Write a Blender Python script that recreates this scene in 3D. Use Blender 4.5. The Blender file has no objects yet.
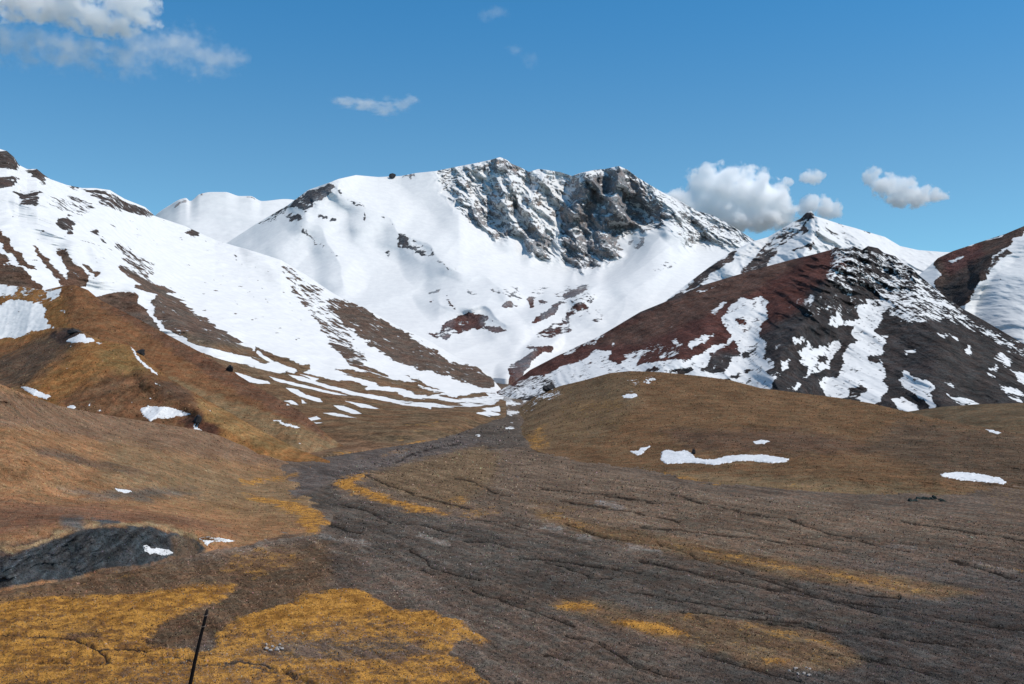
import bpy, math, random
import numpy as np
random.seed(4)
C = bpy.context.scene.collection
F = 996.0          # focal length of the lens in picture widths * 1024
HX, HY = 512.0, 380.0
SUN_EL, SUN_AZ = math.radians(56), math.radians(-12)   # azimuth measured from +x towards +y

# ------------------------------------------------------------------ noise
def _grad(ix, iy, seed):
    h = (ix.astype(np.int64) * 374761393 + iy.astype(np.int64) * 668265263 + seed * 1442695041) & 0xffffffff
    h = ((h ^ (h >> 13)) * 1274126177) & 0xffffffff
    h = (h ^ (h >> 16)) & 0xffff
    return h.astype(np.float64) * (2 * math.pi / 65536)
def perlin(x, y, seed=0):
    x0 = np.floor(x); y0 = np.floor(y); fx = x - x0; fy = y - y0
    u = fx * fx * fx * (fx * (fx * 6 - 15) + 10); v = fy * fy * fy * (fy * (fy * 6 - 15) + 10)
    def g(dx, dy):
        a = _grad(x0 + dx, y0 + dy, seed)
        return np.cos(a) * (fx - dx) + np.sin(a) * (fy - dy)
    return 1.5 * ((g(0, 0) * (1 - u) + g(1, 0) * u) * (1 - v) + (g(0, 1) * (1 - u) + g(1, 1) * u) * v)
def fbm(x, y, seed=0, octs=5, gain=0.5):
    r = 0; a = 1.0; s = 0
    for i in range(octs):
        r = r + a * perlin(x + 17.3 * i, y - 9.1 * i, seed + i); s += a; a *= gain; x = x * 2.03; y = y * 2.03
    return r / s
def ridged(x, y, seed=0, octs=5, gain=0.5):
    r = 0; a = 1.0; s = 0; w = 1.0
    for i in range(octs):
        n = (1 - np.abs(perlin(x + 11.7 * i, y + 5.3 * i, seed + i)) * 1.6).clip(0, 1) ** 2
        r = r + a * n * w; w = (n * 1.6).clip(0.15, 1); s += a; a *= gain; x = x * 2.07; y = y * 2.07
    return r / s          # 0..1

# ------------------------------------------------------------------ 2-D shape fields
def seg_dist(X, Y, pts, closed):
    d = np.full(X.shape, 1e9); n = len(pts)
    for i in range(n if closed else n - 1):
        ax, ay = pts[i][:2]; bx, by = pts[(i + 1) % n][:2]
        ex, ey = bx - ax, by - ay
        t = (((X - ax) * ex + (Y - ay) * ey) / (ex * ex + ey * ey + 1e-9)).clip(0, 1)
        d = np.minimum(d, (X - ax - t * ex) ** 2 + (Y - ay - t * ey) ** 2)
    return np.sqrt(d)
def poly_sd(X, Y, pts):          # positive inside
    d = seg_dist(X, Y, pts, True); ins = np.zeros(X.shape, bool); n = len(pts)
    for i in range(n):
        ax, ay = pts[i]; bx, by = pts[(i + 1) % n]
        if ay == by: continue
        c = ((ay > Y) != (by > Y)) & (X < (bx - ax) * (Y - ay) / (by - ay) + ax)
        ins ^= c
    return np.where(ins, d, -d)
def P(s):
    """'x,y x,y ...' -> points"""
    return [tuple(float(c) for c in q.split(',')) for q in s.split()]
def window(X, Y, pts, m):
    xs = [p[0] for p in pts]; ys = [p[1] for p in pts]
    return (X > min(xs) - m) & (X < max(xs) + m) & (Y > min(ys) - m) & (Y < max(ys) + m)
def paint(field, X, Y, s, val, feather=2.0):
    if field.ndim == X.ndim: feather = feather * 1.5
    pts = P(s) if isinstance(s, str) else s
    w = window(X, Y, pts, feather + 1)
    if not w.any(): return
    sd = poly_sd(X[w], Y[w], pts)
    k = ((sd + feather * .5) / feather).clip(0, 1); k = k * k * (3 - 2 * k)
    if field.ndim == X.ndim: field[w] = field[w] * (1 - k) + val * k
    else: field[w] = field[w] * (1 - k[:, None]) + np.array(val)[None] * k[:, None]
def stroke(field, X, Y, s, val, width, soft=1.0):
    pts = P(s) if isinstance(s, str) else s
    w = window(X, Y, pts, width + soft + 1)
    if not w.any(): return
    d = seg_dist(X[w], Y[w], pts, False)
    k = ((width + soft - d) / soft).clip(0, 1); k = k * k * (3 - 2 * k)
    if field.ndim == X.ndim: field[w] = field[w] * (1 - k) + val * k
    else: field[w] = field[w] * (1 - k[:, None]) + np.array(val)[None] * k[:, None]

# ------------------------------------------------------------------ materials
def nt(mat):
    mat.use_nodes = True; t = mat.node_tree; t.nodes.clear(); return t
class N:
    def __init__(s, t): s.t = t
    def new(s, typ, **kw):
        n = s.t.nodes.new(typ)
        for k, v in kw.items(): setattr(n, k, v)
        return n
    def link(s, a, b): s.t.links.new(a, b)
    def val(s, sock, v):
        if hasattr(v, 'is_output') or hasattr(v, 'links'): s.link(v, sock)
        else: sock.default_value = v
    def math(s, op, a, b=0.0, c=0.0, clamp=False):
        n = s.new('ShaderNodeMath', operation=op, use_clamp=clamp)
        s.val(n.inputs[0], a); s.val(n.inputs[1], b)
        if op in ('MULTIPLY_ADD', 'SMOOTH_MIN', 'SMOOTH_MAX'): s.val(n.inputs[2], c)
        return n.outputs[0]
    def mix(s, f, a, b, blend='MIX'):
        n = s.new('ShaderNodeMix', data_type='RGBA', blend_type=blend)
        s.val(n.inputs[0], f)
        for i, v in ((6, a), (7, b)):
            if isinstance(v, tuple): n.inputs[i].default_value = (*v, 1) if len(v) == 3 else v
            else: s.link(v, n.inputs[i])
        return n.outputs[2]
    def noise(s, vec, scale, detail=4, rough=.55, typ='FBM', dist=0.0):
        n = s.new('ShaderNodeTexNoise'); n.noise_type = typ
        n.inputs['Scale'].default_value = scale; n.inputs['Detail'].default_value = detail
        n.inputs['Roughness'].default_value = rough; n.inputs['Distortion'].default_value = dist
        s.link(vec, n.inputs['Vector']); return n.outputs['Fac']
    def ramp(s, v, lo, hi):
        n = s.new('ShaderNodeMapRange', interpolation_type='SMOOTHSTEP')
        s.val(n.inputs[0], v); n.inputs[1].default_value = lo; n.inputs[2].default_value = hi
        return n.outputs[0]
    def attr(s, name):
        return s.new('ShaderNodeAttribute', attribute_name=name)

def ground_mat(name, m, snow_amp=1.2, bump=1.0, rot=0.0, stretch=(1, 1, 1), grain=.5, speck=.0, gold_amp=1.6, hue=1.0):
    """m: size in metres of the coarsest mottling"""
    mat = bpy.data.materials.new(name); t = nt(mat); n = N(t)
    pos = n.new('ShaderNodeTexCoord').outputs['Object']
    mp = n.new('ShaderNodeMapping'); mp.vector_type = 'TEXTURE'
    mp.inputs['Rotation'].default_value = (0, 0, rot); mp.inputs['Scale'].default_value = stretch
    n.link(pos, mp.inputs['Vector']); sv = mp.outputs[0]
    n1 = n.noise(sv, 1 / m, 8, .62); n2 = n.noise(pos, 3.1 / m, 7, .68); n3 = n.noise(sv, 9.0 / m, 5, .7)
    snow = n.attr('snow').outputs['Fac']; gold = n.attr('gold').outputs['Fac']
    col = n.attr('rock').outputs['Color']
    # snow cover
    a = n.math('ADD', n.math('MULTIPLY', n.math('SUBTRACT', n1, .5), snow_amp * 3.5), n.math('MULTIPLY', n.math('SUBTRACT', n2, .5), snow_amp * 5.0))
    sf = n.ramp(n.math('ADD', snow, a), -.15, .3)
    # rock / soil colour with mottling
    v = n.math('ADD', n.math('MULTIPLY', n.math('SUBTRACT', n1, .5), 2.6 * grain), n.math('MULTIPLY', n.math('SUBTRACT', n2, .5), 4.2 * grain))
    v = n.math('ADD', v, n.math('MULTIPLY', n.math('SUBTRACT', n3, .5), 4.0 * grain))
    n5 = n.noise(pos, 26.0 / m, 3, .75)
    v = n.math('ADD', v, n.math('MULTIPLY', n.math('SUBTRACT', n5, .5), 6.5 * grain))
    v = n.math('ADD', v, 1.0)
    v = n.math('MAXIMUM', v, .22)
    vm = n.new('ShaderNodeVectorMath', operation='SCALE'); n.link(col, vm.inputs[0]); n.link(v, vm.inputs['Scale'])
    rock = vm.outputs[0]
    hv = n.noise(pos, 1.7 / m, 6, .65)
    hm = n.mix(n.ramp(hv, .36, .64), (1.10, .95, .86), (.93, 1.02, 1.02))
    rock = n.mix(hue, rock, n.mix(1.0, rock, hm, 'MULTIPLY'))
    n4 = n.noise(pos, 9.0 / m, 5, .68)
    # golden moss / dry grass
    ga = n.math('ADD', n.math('MULTIPLY', n.math('SUBTRACT', hv, .5), gold_amp * 4.0), n.math('MULTIPLY', n.math('SUBTRACT', n4, .5), gold_amp * 4.2))
    gf = n.math('MULTIPLY', n.ramp(n.math('ADD', gold, ga), -.9, 1.1), .95)
    gc = n.mix(n.ramp(hv, .38, .62), (.24, .105, .022), (.52, .25, .052))
    gv = n.new('ShaderNodeVectorMath', operation='SCALE'); n.link(gc, gv.inputs[0])
    n.link(n.math('MAXIMUM', n.math('MULTIPLY_ADD', n.math('SUBTRACT', n5, .5), 3.0, 1.0), .3), gv.inputs['Scale'])
    base = n.mix(gf, rock, gv.outputs[0])
    if speck > 0:   # pale pebbles
        vo = n.new('ShaderNodeTexVoronoi'); vo.inputs['Scale'].default_value = speck; n.link(pos, vo.inputs['Vector'])
        sp = n.ramp(vo.outputs['Distance'], .30, .12)
        pick = n.ramp(n.new('ShaderNodeSeparateColor').outputs[0], 0, 1) if False else None
        sc = n.new('ShaderNodeSeparateColor'); n.link(vo.outputs['Color'], sc.inputs[0])
        sp = n.math('MULTIPLY', sp, n.ramp(sc.outputs[0], .78, .86))
        base = n.mix(n.math('MULTIPLY', sp, .45), base, (.25, .215, .19))
        dk = n.math('MULTIPLY', n.ramp(vo.outputs['Distance'], .5, .2), n.ramp(sc.outputs[1], .7, .8))
        base = n.mix(n.math('MULTIPLY', dk, .55), base, (.018, .015, .014))
    snc = n.mix(n.ramp(n2, .3, .7), (.655, .645, .63), (.73, .715, .69))
    fin = n.mix(sf, base, snc)
    bs = n.new('ShaderNodeBsdfPrincipled')
    n.link(fin, bs.inputs['Base Color']); bs.inputs['Roughness'].default_value = .92
    bs.inputs['Specular IOR Level'].default_value = .03
    h = n.math('ADD', n.math('MULTIPLY', n2, m * .10), n.math('MULTIPLY', n3, m * .05))
    h = n.math('MULTIPLY', h, n.math('MULTIPLY_ADD', sf, -.965, 1.0))
    h = n.math('ADD', h, n.math('MULTIPLY', n.math('MULTIPLY', n1, m * .10), n.math('MULTIPLY_ADD', sf, -.9, 1.0)))
    h = n.math('ADD', h, n.math('MULTIPLY', sf, m * .012))
    b = n.new('ShaderNodeBump'); b.inputs['Strength'].default_value = bump; b.inputs['Distance'].default_value = 1.0
    n.link(h, b.inputs['Height']); n.link(b.outputs[0], bs.inputs['Normal'])
    o = n.new('ShaderNodeOutputMaterial'); n.link(bs.outputs[0], o.inputs[0])
    return mat

def simple_mat(name, col, var=.4, scale=1.0, rough=.9, bump=.0):
    mat = bpy.data.materials.new(name); n = N(nt(mat))
    pos = n.new('ShaderNodeTexCoord').outputs['Object']
    f = n.noise(pos, scale, 7, .65)
    c = n.mix(n.ramp(f, .3, .7), tuple(c * (1 - var) for c in col), tuple(min(1, c * (1 + var)) for c in col))
    bs = n.new('ShaderNodeBsdfPrincipled'); n.link(c, bs.inputs['Base Color']); bs.inputs['Roughness'].default_value = rough
    bs.inputs['Specular IOR Level'].default_value = .2
    if bump:
        b = n.new('ShaderNodeBump'); b.inputs['Distance'].default_value = bump; n.link(f, b.inputs['Height']); n.link(b.outputs[0], bs.inputs['Normal'])
    o = n.new('ShaderNodeOutputMaterial'); n.link(bs.outputs[0], o.inputs[0]); return mat

# ------------------------------------------------------------------ mesh helpers
def mesh_obj(name, verts, quads, mat, parent=None, smooth=True):
    me = bpy.data.meshes.new(name)
    verts = np.asarray(verts, np.float32); quads = np.asarray(quads, np.int32)
    me.vertices.add(len(verts)); me.vertices.foreach_set('co', verts.ravel())
    k = quads.shape[1]
    me.loops.add(quads.size); me.loops.foreach_set('vertex_index', quads.ravel())
    me.polygons.add(len(quads)); me.polygons.foreach_set('loop_start', np.arange(0, quads.size, k, dtype=np.int32))
    me.polygons.foreach_set('use_smooth', np.full(len(quads), smooth))
    me.update(calc_edges=True)
    if mat: me.materials.append(mat)
    o = bpy.data.objects.new(name, me); C.objects.link(o)
    if parent: o.parent = parent
    return o
def add_attr(o, name, arr):
    if arr.ndim == 1:
        a = o.data.attributes.new(name, 'FLOAT', 'POINT'); a.data.foreach_set('value', arr.astype(np.float32))
    else:
        a = o.data.attributes.new(name, 'FLOAT_COLOR', 'POINT')
        a.data.foreach_set('color', np.concatenate([arr, np.ones((len(arr), 1))], 1).astype(np.float32).ravel())
def grid_quads(nr, nc):
    i = np.arange(nr * nc).reshape(nr, nc)
    return np.stack([i[:-1, :-1], i[1:, :-1], i[1:, 1:], i[:-1, 1:]], -1).reshape(-1, 4)
def grid_nz(p):
    gx = np.gradient(p, axis=1); gy = np.gradient(p, axis=0)
    nn = np.cross(gx, gy); nn /= (np.linalg.norm(nn, axis=-1, keepdims=True) + 1e-9)
    return np.abs(nn[..., 2])

def pchip(xs, ys, x):
    xs = np.asarray(xs, float); ys = np.asarray(ys, float)
    if len(xs) < 3: return np.interp(x, xs, ys)
    h = np.diff(xs); d = np.diff(ys) / h; m = np.zeros(len(xs))
    w1 = 2 * h[1:] + h[:-1]; w2 = h[1:] + 2 * h[:-1]
    same = d[:-1] * d[1:] > 0
    with np.errstate(divide='ignore', invalid='ignore'):
        m[1:-1] = np.where(same, (w1 + w2) / (w1 / d[:-1] + w2 / d[1:]), 0)
    m[0] = d[0]; m[-1] = d[-1]
    x = np.clip(x, xs[0], xs[-1]); i = np.clip(np.searchsorted(xs, x) - 1, 0, len(xs) - 2)
    t = (x - xs[i]) / h[i]
    return ((2 * t ** 3 - 3 * t ** 2 + 1) * ys[i] + (t ** 3 - 2 * t ** 2 + t) * h[i] * m[i] + (-2 * t ** 3 + 3 * t ** 2) * ys[i + 1] + (t ** 3 - t ** 2) * h[i] * m[i + 1])

LAYERS = {}; TINTS = {}
def layer(name, x0, x1, curves, mat, fields, key=None, back=(600, .6), ridges=(), dens=1.0, step=1.0, lin_sky=True, relief=None, foot=25, sky_keep=0.0, bot_drop=True):
    """a mountain flank: curves from crest to foot, each 'px,py,Y ...' (sight-line direction and distance), lofted;
    behind the crest the far side falls away. relief(px, py, x, y, t) -> metres of push along the ground; fields(px, py, x, y, nz) -> snow, gold, rock"""
    px = np.arange(x0, x1 + step, step); cs = []
    for i, c in enumerate(curves):
        pts = P(c); xs = [p[0] for p in pts]
        f = np.interp if (i == 0 and lin_sky) else (lambda x, a, b: pchip(a, b, x))
        cs.append((f(px, xs, [p[1] for p in pts]), pchip(xs, [p[2] for p in pts], px)))
    K = len(cs); PY = np.array([c[0] for c in cs]); YY = np.array([c[1] for c in cs])
    for k in range(1, K): PY[k] = np.maximum(PY[k], PY[k - 1] + .4)
    rows = [np.arange(K - 1) * 0.0]
    s = []
    for k in range(K - 1):
        nr = max(6, int(np.max(PY[k + 1] - PY[k]) * dens)); s += [k + j / nr for j in range(nr)]
    s.append(K - 1); s = np.array(s)
    # monotone cubic through the curves, column by column
    def across(A):
        d = np.diff(A, axis=0); m = np.zeros_like(A); m[0] = d[0]; m[-1] = d[-1]
        if K > 2:
            same = d[:-1] * d[1:] > 0
            with np.errstate(divide='ignore', invalid='ignore'):
                m[1:-1] = np.where(same, 2 * d[:-1] * d[1:] / (d[:-1] + d[1:]), 0)
        i = np.minimum(s.astype(int), K - 2); t = (s - i)[:, None]
        return ((2 * t ** 3 - 3 * t ** 2 + 1) * A[i] + (t ** 3 - 2 * t ** 2 + t) * m[i] + (-2 * t ** 3 + 3 * t ** 2) * A[i + 1] + (t ** 3 - t ** 2) * m[i + 1])
    PYg = across(PY); Yg = across(YY); PX = np.broadcast_to(px, PYg.shape)
    X = (PX - HX) / F * Yg; Z = (HY - PYg) / F * Yg
    tt = (s / (K - 1))[:, None] * np.ones_like(PX)
    dY = np.zeros_like(Yg)
    wX = PX + 12 * fbm(PX / 42, PYg / 34, 17, 2, .4); wY = PYg + 12 * fbm(PX / 42 + 9, PYg / 34, 19, 2, .4)
    for pts, A, w in ridges:
        pp = P(pts); wd = window(PX, PYg, pp, w + 14)
        d = seg_dist(wX[wd], wY[wd], pp, False); q = (1 - d / w).clip(0, 1); dY[wd] -= A * (.5 * q ** 1.2 + .5 * q * q * (3 - 2 * q))
    if relief is not None: dY += relief(PX, PYg, X, Yg, Z, tt)
    Yd = Yg + dY; X = X * Yd / Yg; Z = Z * Yd / Yg; Yg = Yd
    pos = np.stack([X, Yg, Z], -1)
    nz = grid_nz(pos)
    # far side
    nb = 14; bx = []
    for j in range(nb, 0, -1):
        q = (j / nb) ** 1.5; yy = Yg[0] + back[0] * q
        wob = fbm(X[0] / 90 + 3, yy / 90, 77, 4) * 12 * min(1, j / 3)
        bx.append(np.stack([X[0] * (yy / Yg[0]), yy, Z[0] - back[0] * back[1] * q + wob * q], -1))
    foot_row = np.stack([X[-1], Yg[-1] - 8, Z[-1] - foot], -1)[None]
    allp = np.concatenate([np.array(bx), pos, foot_row]); nr = allp.shape[0]
    ext = lambda A: np.concatenate([np.repeat(A[:1], nb, 0), A, A[-1:]])
    e = [ext(a) for a in (PX, PYg)]
    nze = ext(nz)
    snow, gold, rock = fields(e[0], e[1], allp[..., 0], allp[..., 1], allp[..., 2], nze)
    o = mesh_obj(name, allp.reshape(-1, 3), grid_quads(nr, len(px)), mat)
    add_attr(o, 'snow', snow.ravel()); add_attr(o, 'gold', gold.ravel()); add_attr(o, 'rock', rock.reshape(-1, 3))
    o['kind'] = 'structure'
    LAYERS[key or name] = (px, PYg, pos); TINTS[key or name] = (rock[nb:-1], gold[nb:-1])
    return o
def on_layer(name, x, y):
    """point on the finished surface of a layer, for arrays of sight-line coordinates"""
    px, PYg, pos = LAYERS[name]; x = np.atleast_1d(x).astype(float); y = np.atleast_1d(y).astype(float)
    ci = np.clip(np.interp(x, px, np.arange(len(px))), 0, len(px) - 1.001); c0 = ci.astype(int); fc = ci - c0
    out = np.zeros((len(x), 3))
    for side in (0, 1):
        c = c0 + side; w = (1 - fc) if side == 0 else fc
        cols = PYg[:, c]
        r = np.clip((cols < y[None]).sum(0) - 1, 0, PYg.shape[0] - 2)
        k = np.arange(len(x)); a = cols[r, k]; b = cols[r + 1, k]; f = ((y - a) / (b - a + 1e-9)).clip(0, 1)[:, None]
        out += w[:, None] * (pos[r, c] * (1 - f) + pos[r + 1, c] * f)
    return out
def warp(px, py, x, y, m, amp, seed=0):
    """edges wander with the ground itself"""
    return px + amp * fbm(x / m, y / m, seed, 6, .62) * 4.2, py + amp * fbm(x / m + 40, y / m + 9, seed + 5, 6, .62) * 3
def blank(px, snow, rock):
    return np.full(px.shape, float(snow)), np.full(px.shape, -3.0), np.broadcast_to(np.array(rock, float), px.shape + (3,)).copy()

# colours of bare ground
GREY = (.31, .31, .325); BROWNROCK = (.31, .25, .215); DARK = (.045, .040, .040); RED = (.082, .038, .032)
SCREE = (.115, .083, .066); UMBER = (.17, .085, .042); OCHRE = (.23, .115, .045); EARTH = (.150, .088, .047)
TAN = (.20, .125, .075); GRAVEL = (.14, .105, .082); DGRAVEL = (.050, .042, .041)

# ---- far snow dome
M_far = ground_mat('snow_rock_far', 260, 1.0, .5)
def f_far(px, py, x, y, z, nz):
    s, g, r = blank(px, 2.2, GREY); a, b = warp(px, py, x, y, 90, 1.5)
    for q, v in (('172,206 180,200 186,197 188,201 176,209', -.2), ('197,193 202,192 203,197 198,197', -.3), ('246,196 256,198 255,201 247,200', -.4), ('162,211 170,206 170,211', 0)):
        paint(s, a, b, q, v, 3)
    return s, g, r
layer('mountain', 100, 340, ['100,250,7000 140,232,6900 158,213,6800 170,205,6750 181,199,6700 186,198,6700 190,201,6680 200,194,6700 212,192,6700 225,192,6700 240,196,6700 250,196,6700 262,201,6700 285,199,6800 340,215,6900',
      '100,300,5600 200,225,6250 260,225,6300 340,260,6000', '100,360,4800 200,290,5000 340,300,5000'], M_far, f_far, lin_sky=False,
      relief=lambda PX, PY, X, Y, Z, t: 45 * fbm(X / 300, Z / 200 + Y / 900, 3, 4) * (.3 + t))

# ---- central massif
M_mass = ground_mat('snow_rock_massif', 90, 1.0, 1.0, grain=.45)
CLIFF = '436,170 441,190 458,210 468,222 488,230 496,241 511,241 517,240 529,253 549,262 559,252 562,262 577,273 594,271 622,257 619,246 614,240 647,231 667,226 684,237 684,249 707,246 737,250 754,241 737,229 712,215 697,210 662,190 637,175 619,164 594,168 572,173 547,168 529,170 512,160 500,156 470,162 445,168'
MAIN = '587,178 600,172 620,168 640,182 655,200 672,215 660,226 640,229 620,240 622,255 600,268 577,272 562,260 560,235 556,215 565,205 578,190'
def massif_relief(PX, PY, X, Y, Z, t):
    rough = np.full(PX.shape, .0); paint(rough, PX, PY, CLIFF, 1.0, 10)
    for q, v in (('285,210 300,190 331,181 345,183 326,200 306,213', .25), ('396,230 412,232 436,254 430,260 405,252', .15), ('424,335 470,308 510,325 500,336 440,345', .10),
                 ('524,326 583,283 600,290 575,332 540,345', .08), ('500,385 549,343 555,350 530,375', .08)):
        paint(rough, PX, PY, q, v, 12)
    r1 = ridged((X + .45 * Z) / 190 + .25 * fbm(X / 90, Z / 90, 9), Z / 620 + Y / 1500, 21, 6, .55)
    r2 = ridged(X / 105 + Z / 300, Z / 150, 31, 4, .45)
    ribs = ridged(X / 420 - (Y) / 900, Z / 1400 + 3, 41, 2, .35)
    return -rough * (190 * (r1 - .35) + 42 * (r2 - .35)) - 42 * (ribs - .3) * (1 - rough * .5) + (3 + 20 * rough) * fbm(X / 60, Z / 45, 5, 5)
def f_mass(px, py, x, y, z, nz):
    s, g, r = blank(px, 2.0, GREY); a, b = warp(px, py, x, z, 60, 2.0)
    fine = fbm(x / 45, z / 40, 8, 5, .6)
    paint(s, a, b, CLIFF, .58, 4)
    paint(s, a, b, '529,172 547,169 572,173 566,200 548,222 530,215 522,190', .75, 8)
    paint(s, a, b, '655,185 697,208 737,228 754,241 735,249 707,245 690,230', .35, 8)
    paint(s, a, b, MAIN, -.62, 7)
    paint(s, a, b, '520,236 530,228 545,232 549,261 530,252', -.6, 6)
    paint(s, a, b, '458,206 480,205 500,220 511,239 497,240 470,222', .0, 8)
    paint(s, a, b, '440,172 462,170 464,185 444,195', .05, 4)
    paint(s, a, b, '551,222 560,215 562,235 560,262 553,262 553,240', 1.6, 3)
    paint(s, a, b, '604,172 612,176 640,205 655,222 648,222 628,200', .6, 5)
    paint(s, a, b, '488,160 512,158 520,168 512,176 495,172', -.3, 4)
    for q, v in (('308,190 331,183 338,184 326,197 306,210 288,208 291,203', -.45), ('256,224 288,205 290,210 262,226', .2), ('282,214 300,212 304,220 290,222', .0),
                 ('398,233 410,236 433,252 430,257 412,250 400,248', -.45), ('383,253 391,252 388,260', .0), ('349,198 360,202 366,206 352,206', -.1),
                 ('401,176 416,172 416,176 404,178', -.2), ('362,213 369,217 366,222 361,218', -.5), ('319,214 327,217 325,221 319,219', -.9), ('331,216 338,217 337,221 331,220', -.8),
                 ('389,222 395,224 392,227', -.4), ('428,291 443,287 440,293 430,294', -.9), ('427,303 433,301 431,305', -.6), ('466,289 476,292 473,295 466,293', -.6),
                 ('497,304 512,300 520,306 508,309', -.6), ('445,295 450,296 455,311 449,308', -.2), ('426,334 440,330 455,318 470,312 482,313 488,320 484,328 470,329 455,335 445,342 440,338 432,336', -.85),
                 ('484,328 500,326 507,330 490,334', -.8), ('419,328 431,323 430,326', -.6), ('490,316 495,320 492,323', -.8), ('528,300 538,294 537,307 529,308', -.9), ('540,299 547,301 544,306 539,305', -.9),
                 ('508,285 560,287 590,283 600,292 575,300 550,295 520,293', .45), ('524,326 545,310 565,295 583,284 588,287 575,297 560,308 548,320 535,324', -1.0),
                 ('534,334 549,327 562,320 572,306 584,312 575,322 569,332 549,341 538,338', -.15), ('565,300 590,290 606,315 604,328 585,325 572,330', .55),
                 ('508,368 527,355 537,347 552,345 549,350 542,353 530,363 527,374 508,388', -1.0), ('520,338 536,346 540,350 530,350', -.3),
                 ('630,238 634,240 632,246 628,244', -.3), ('638,236 644,238 640,250 636,247', -.2), ('655,262 680,262 670,270 650,272', .55), ('478,290 520,283 540,296 520,300', .5)):
        paint(s, a, b, q, v - (.65 if v < .6 else 0), 2.4)
    stroke(s, a, b, '338,188 356,202 386,217 400,232 432,254 465,277', .1, .8, 2)
    stroke(s, a, b, '297,222 320,245 345,262', .25, .6, 3)
    edge = ((1.9 - s) / 1.9).clip(0, 1)
    s += edge * ((nz - .60) * 2.8 + fine * 1.5)
    k = ridged(x / 240, z / 130, 55, 3)
    w = ((k - .45) * 3).clip(0, 1)[..., None]
    r[:] = r * (1 - w) + np.array(BROWNROCK) * w
    paint(r, a, b, MAIN, (.25, .24, .245), 8)
    q = np.zeros(px.shape); paint(q, a, b, '420,300 510,305 600,285 610,335 500,390 430,345', 1, 8)
    r[:] = r * (1 - q[..., None]) + np.array((.10, .055, .05)) * q[..., None]
    paint(r, a, b, '240,170 345,170 440,230 440,265 300,300 240,260', (.085, .085, .092), 8)
    k2 = fbm(x / 130 + 5, z / 200, 66, 3); w = ((k2 - .02) * 4).clip(0, 1)[..., None] * .6
    r[:] = r * (1 - w) + np.array((.19, .195, .215)) * w
    return s, g, r
layer('mountain', 170, 860, [
    '170,280,5000 225,244,5100 256,224,5200 288,205,5300 308,190,5350 331,182,5400 338,179,5400 356,175,5500 378,177,5550 401,176,5600 416,173,5600 436,171,5600 455,167,5650 476,163,5650 490,160,5650 500,157,5650 507,160,5650 512,164,5600 520,167,5600 529,172,5600 538,169,5600 547,170,5600 560,172,5600 572,176,5550 580,173,5500 594,170,5450 605,169,5450 619,166,5400 628,170,5400 637,177,5350 650,185,5350 662,192,5300 680,201,5250 697,211,5200 712,215,5150 725,222,5100 737,229,5050 754,240,5000 790,262,4900 860,300,4700',
    '170,300,4600 225,268,4700 256,250,4750 300,232,4800 350,225,4850 400,237,4850 436,222,5000 458,212,5050 470,224,5020 500,243,5000 530,255,4950 549,263,4900 577,273,4880 600,271,4880 622,258,4900 667,235,4900 700,250,4800 737,254,4750 760,262,4700 860,320,4400',
    '170,340,4000 300,290,4100 400,290,4150 500,290,4150 577,295,4050 650,285,4000 700,290,4000 860,350,3800',
    '170,370,3300 400,345,3300 500,345,3350 560,345,3350 700,345,3300 860,370,3300',
    '170,390,2900 400,385,2750 490,378,2700 520,380,2650 600,380,2700 860,395,2800'], M_mass, f_mass, key='MASSIF', back=(1500, .7), dens=1.6, step=.8,
    ridges=(('338,181 356,202 386,217 412,238 440,258 470,280 505,292', 190, 36), ('331,184 300,215 275,240 250,262', 150, 34), ('306,205 325,240 345,280', 95, 28),
            ('590,282 560,300 525,328', 90, 22), ('667,228 640,262 590,290', 150, 36), ('440,300 480,312 507,330', 120, 24), ('552,344 530,355 508,370', 120, 16),
            ('500,160 505,200 510,240', 120, 20), ('587,176 575,215 572,270', 160, 22), ('620,168 612,205 606,240 600,268', 190, 24), ('545,172 532,215 538,255', 120, 16),
            ('640,180 665,205 684,240', 120, 18)), relief=massif_relief)

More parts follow.
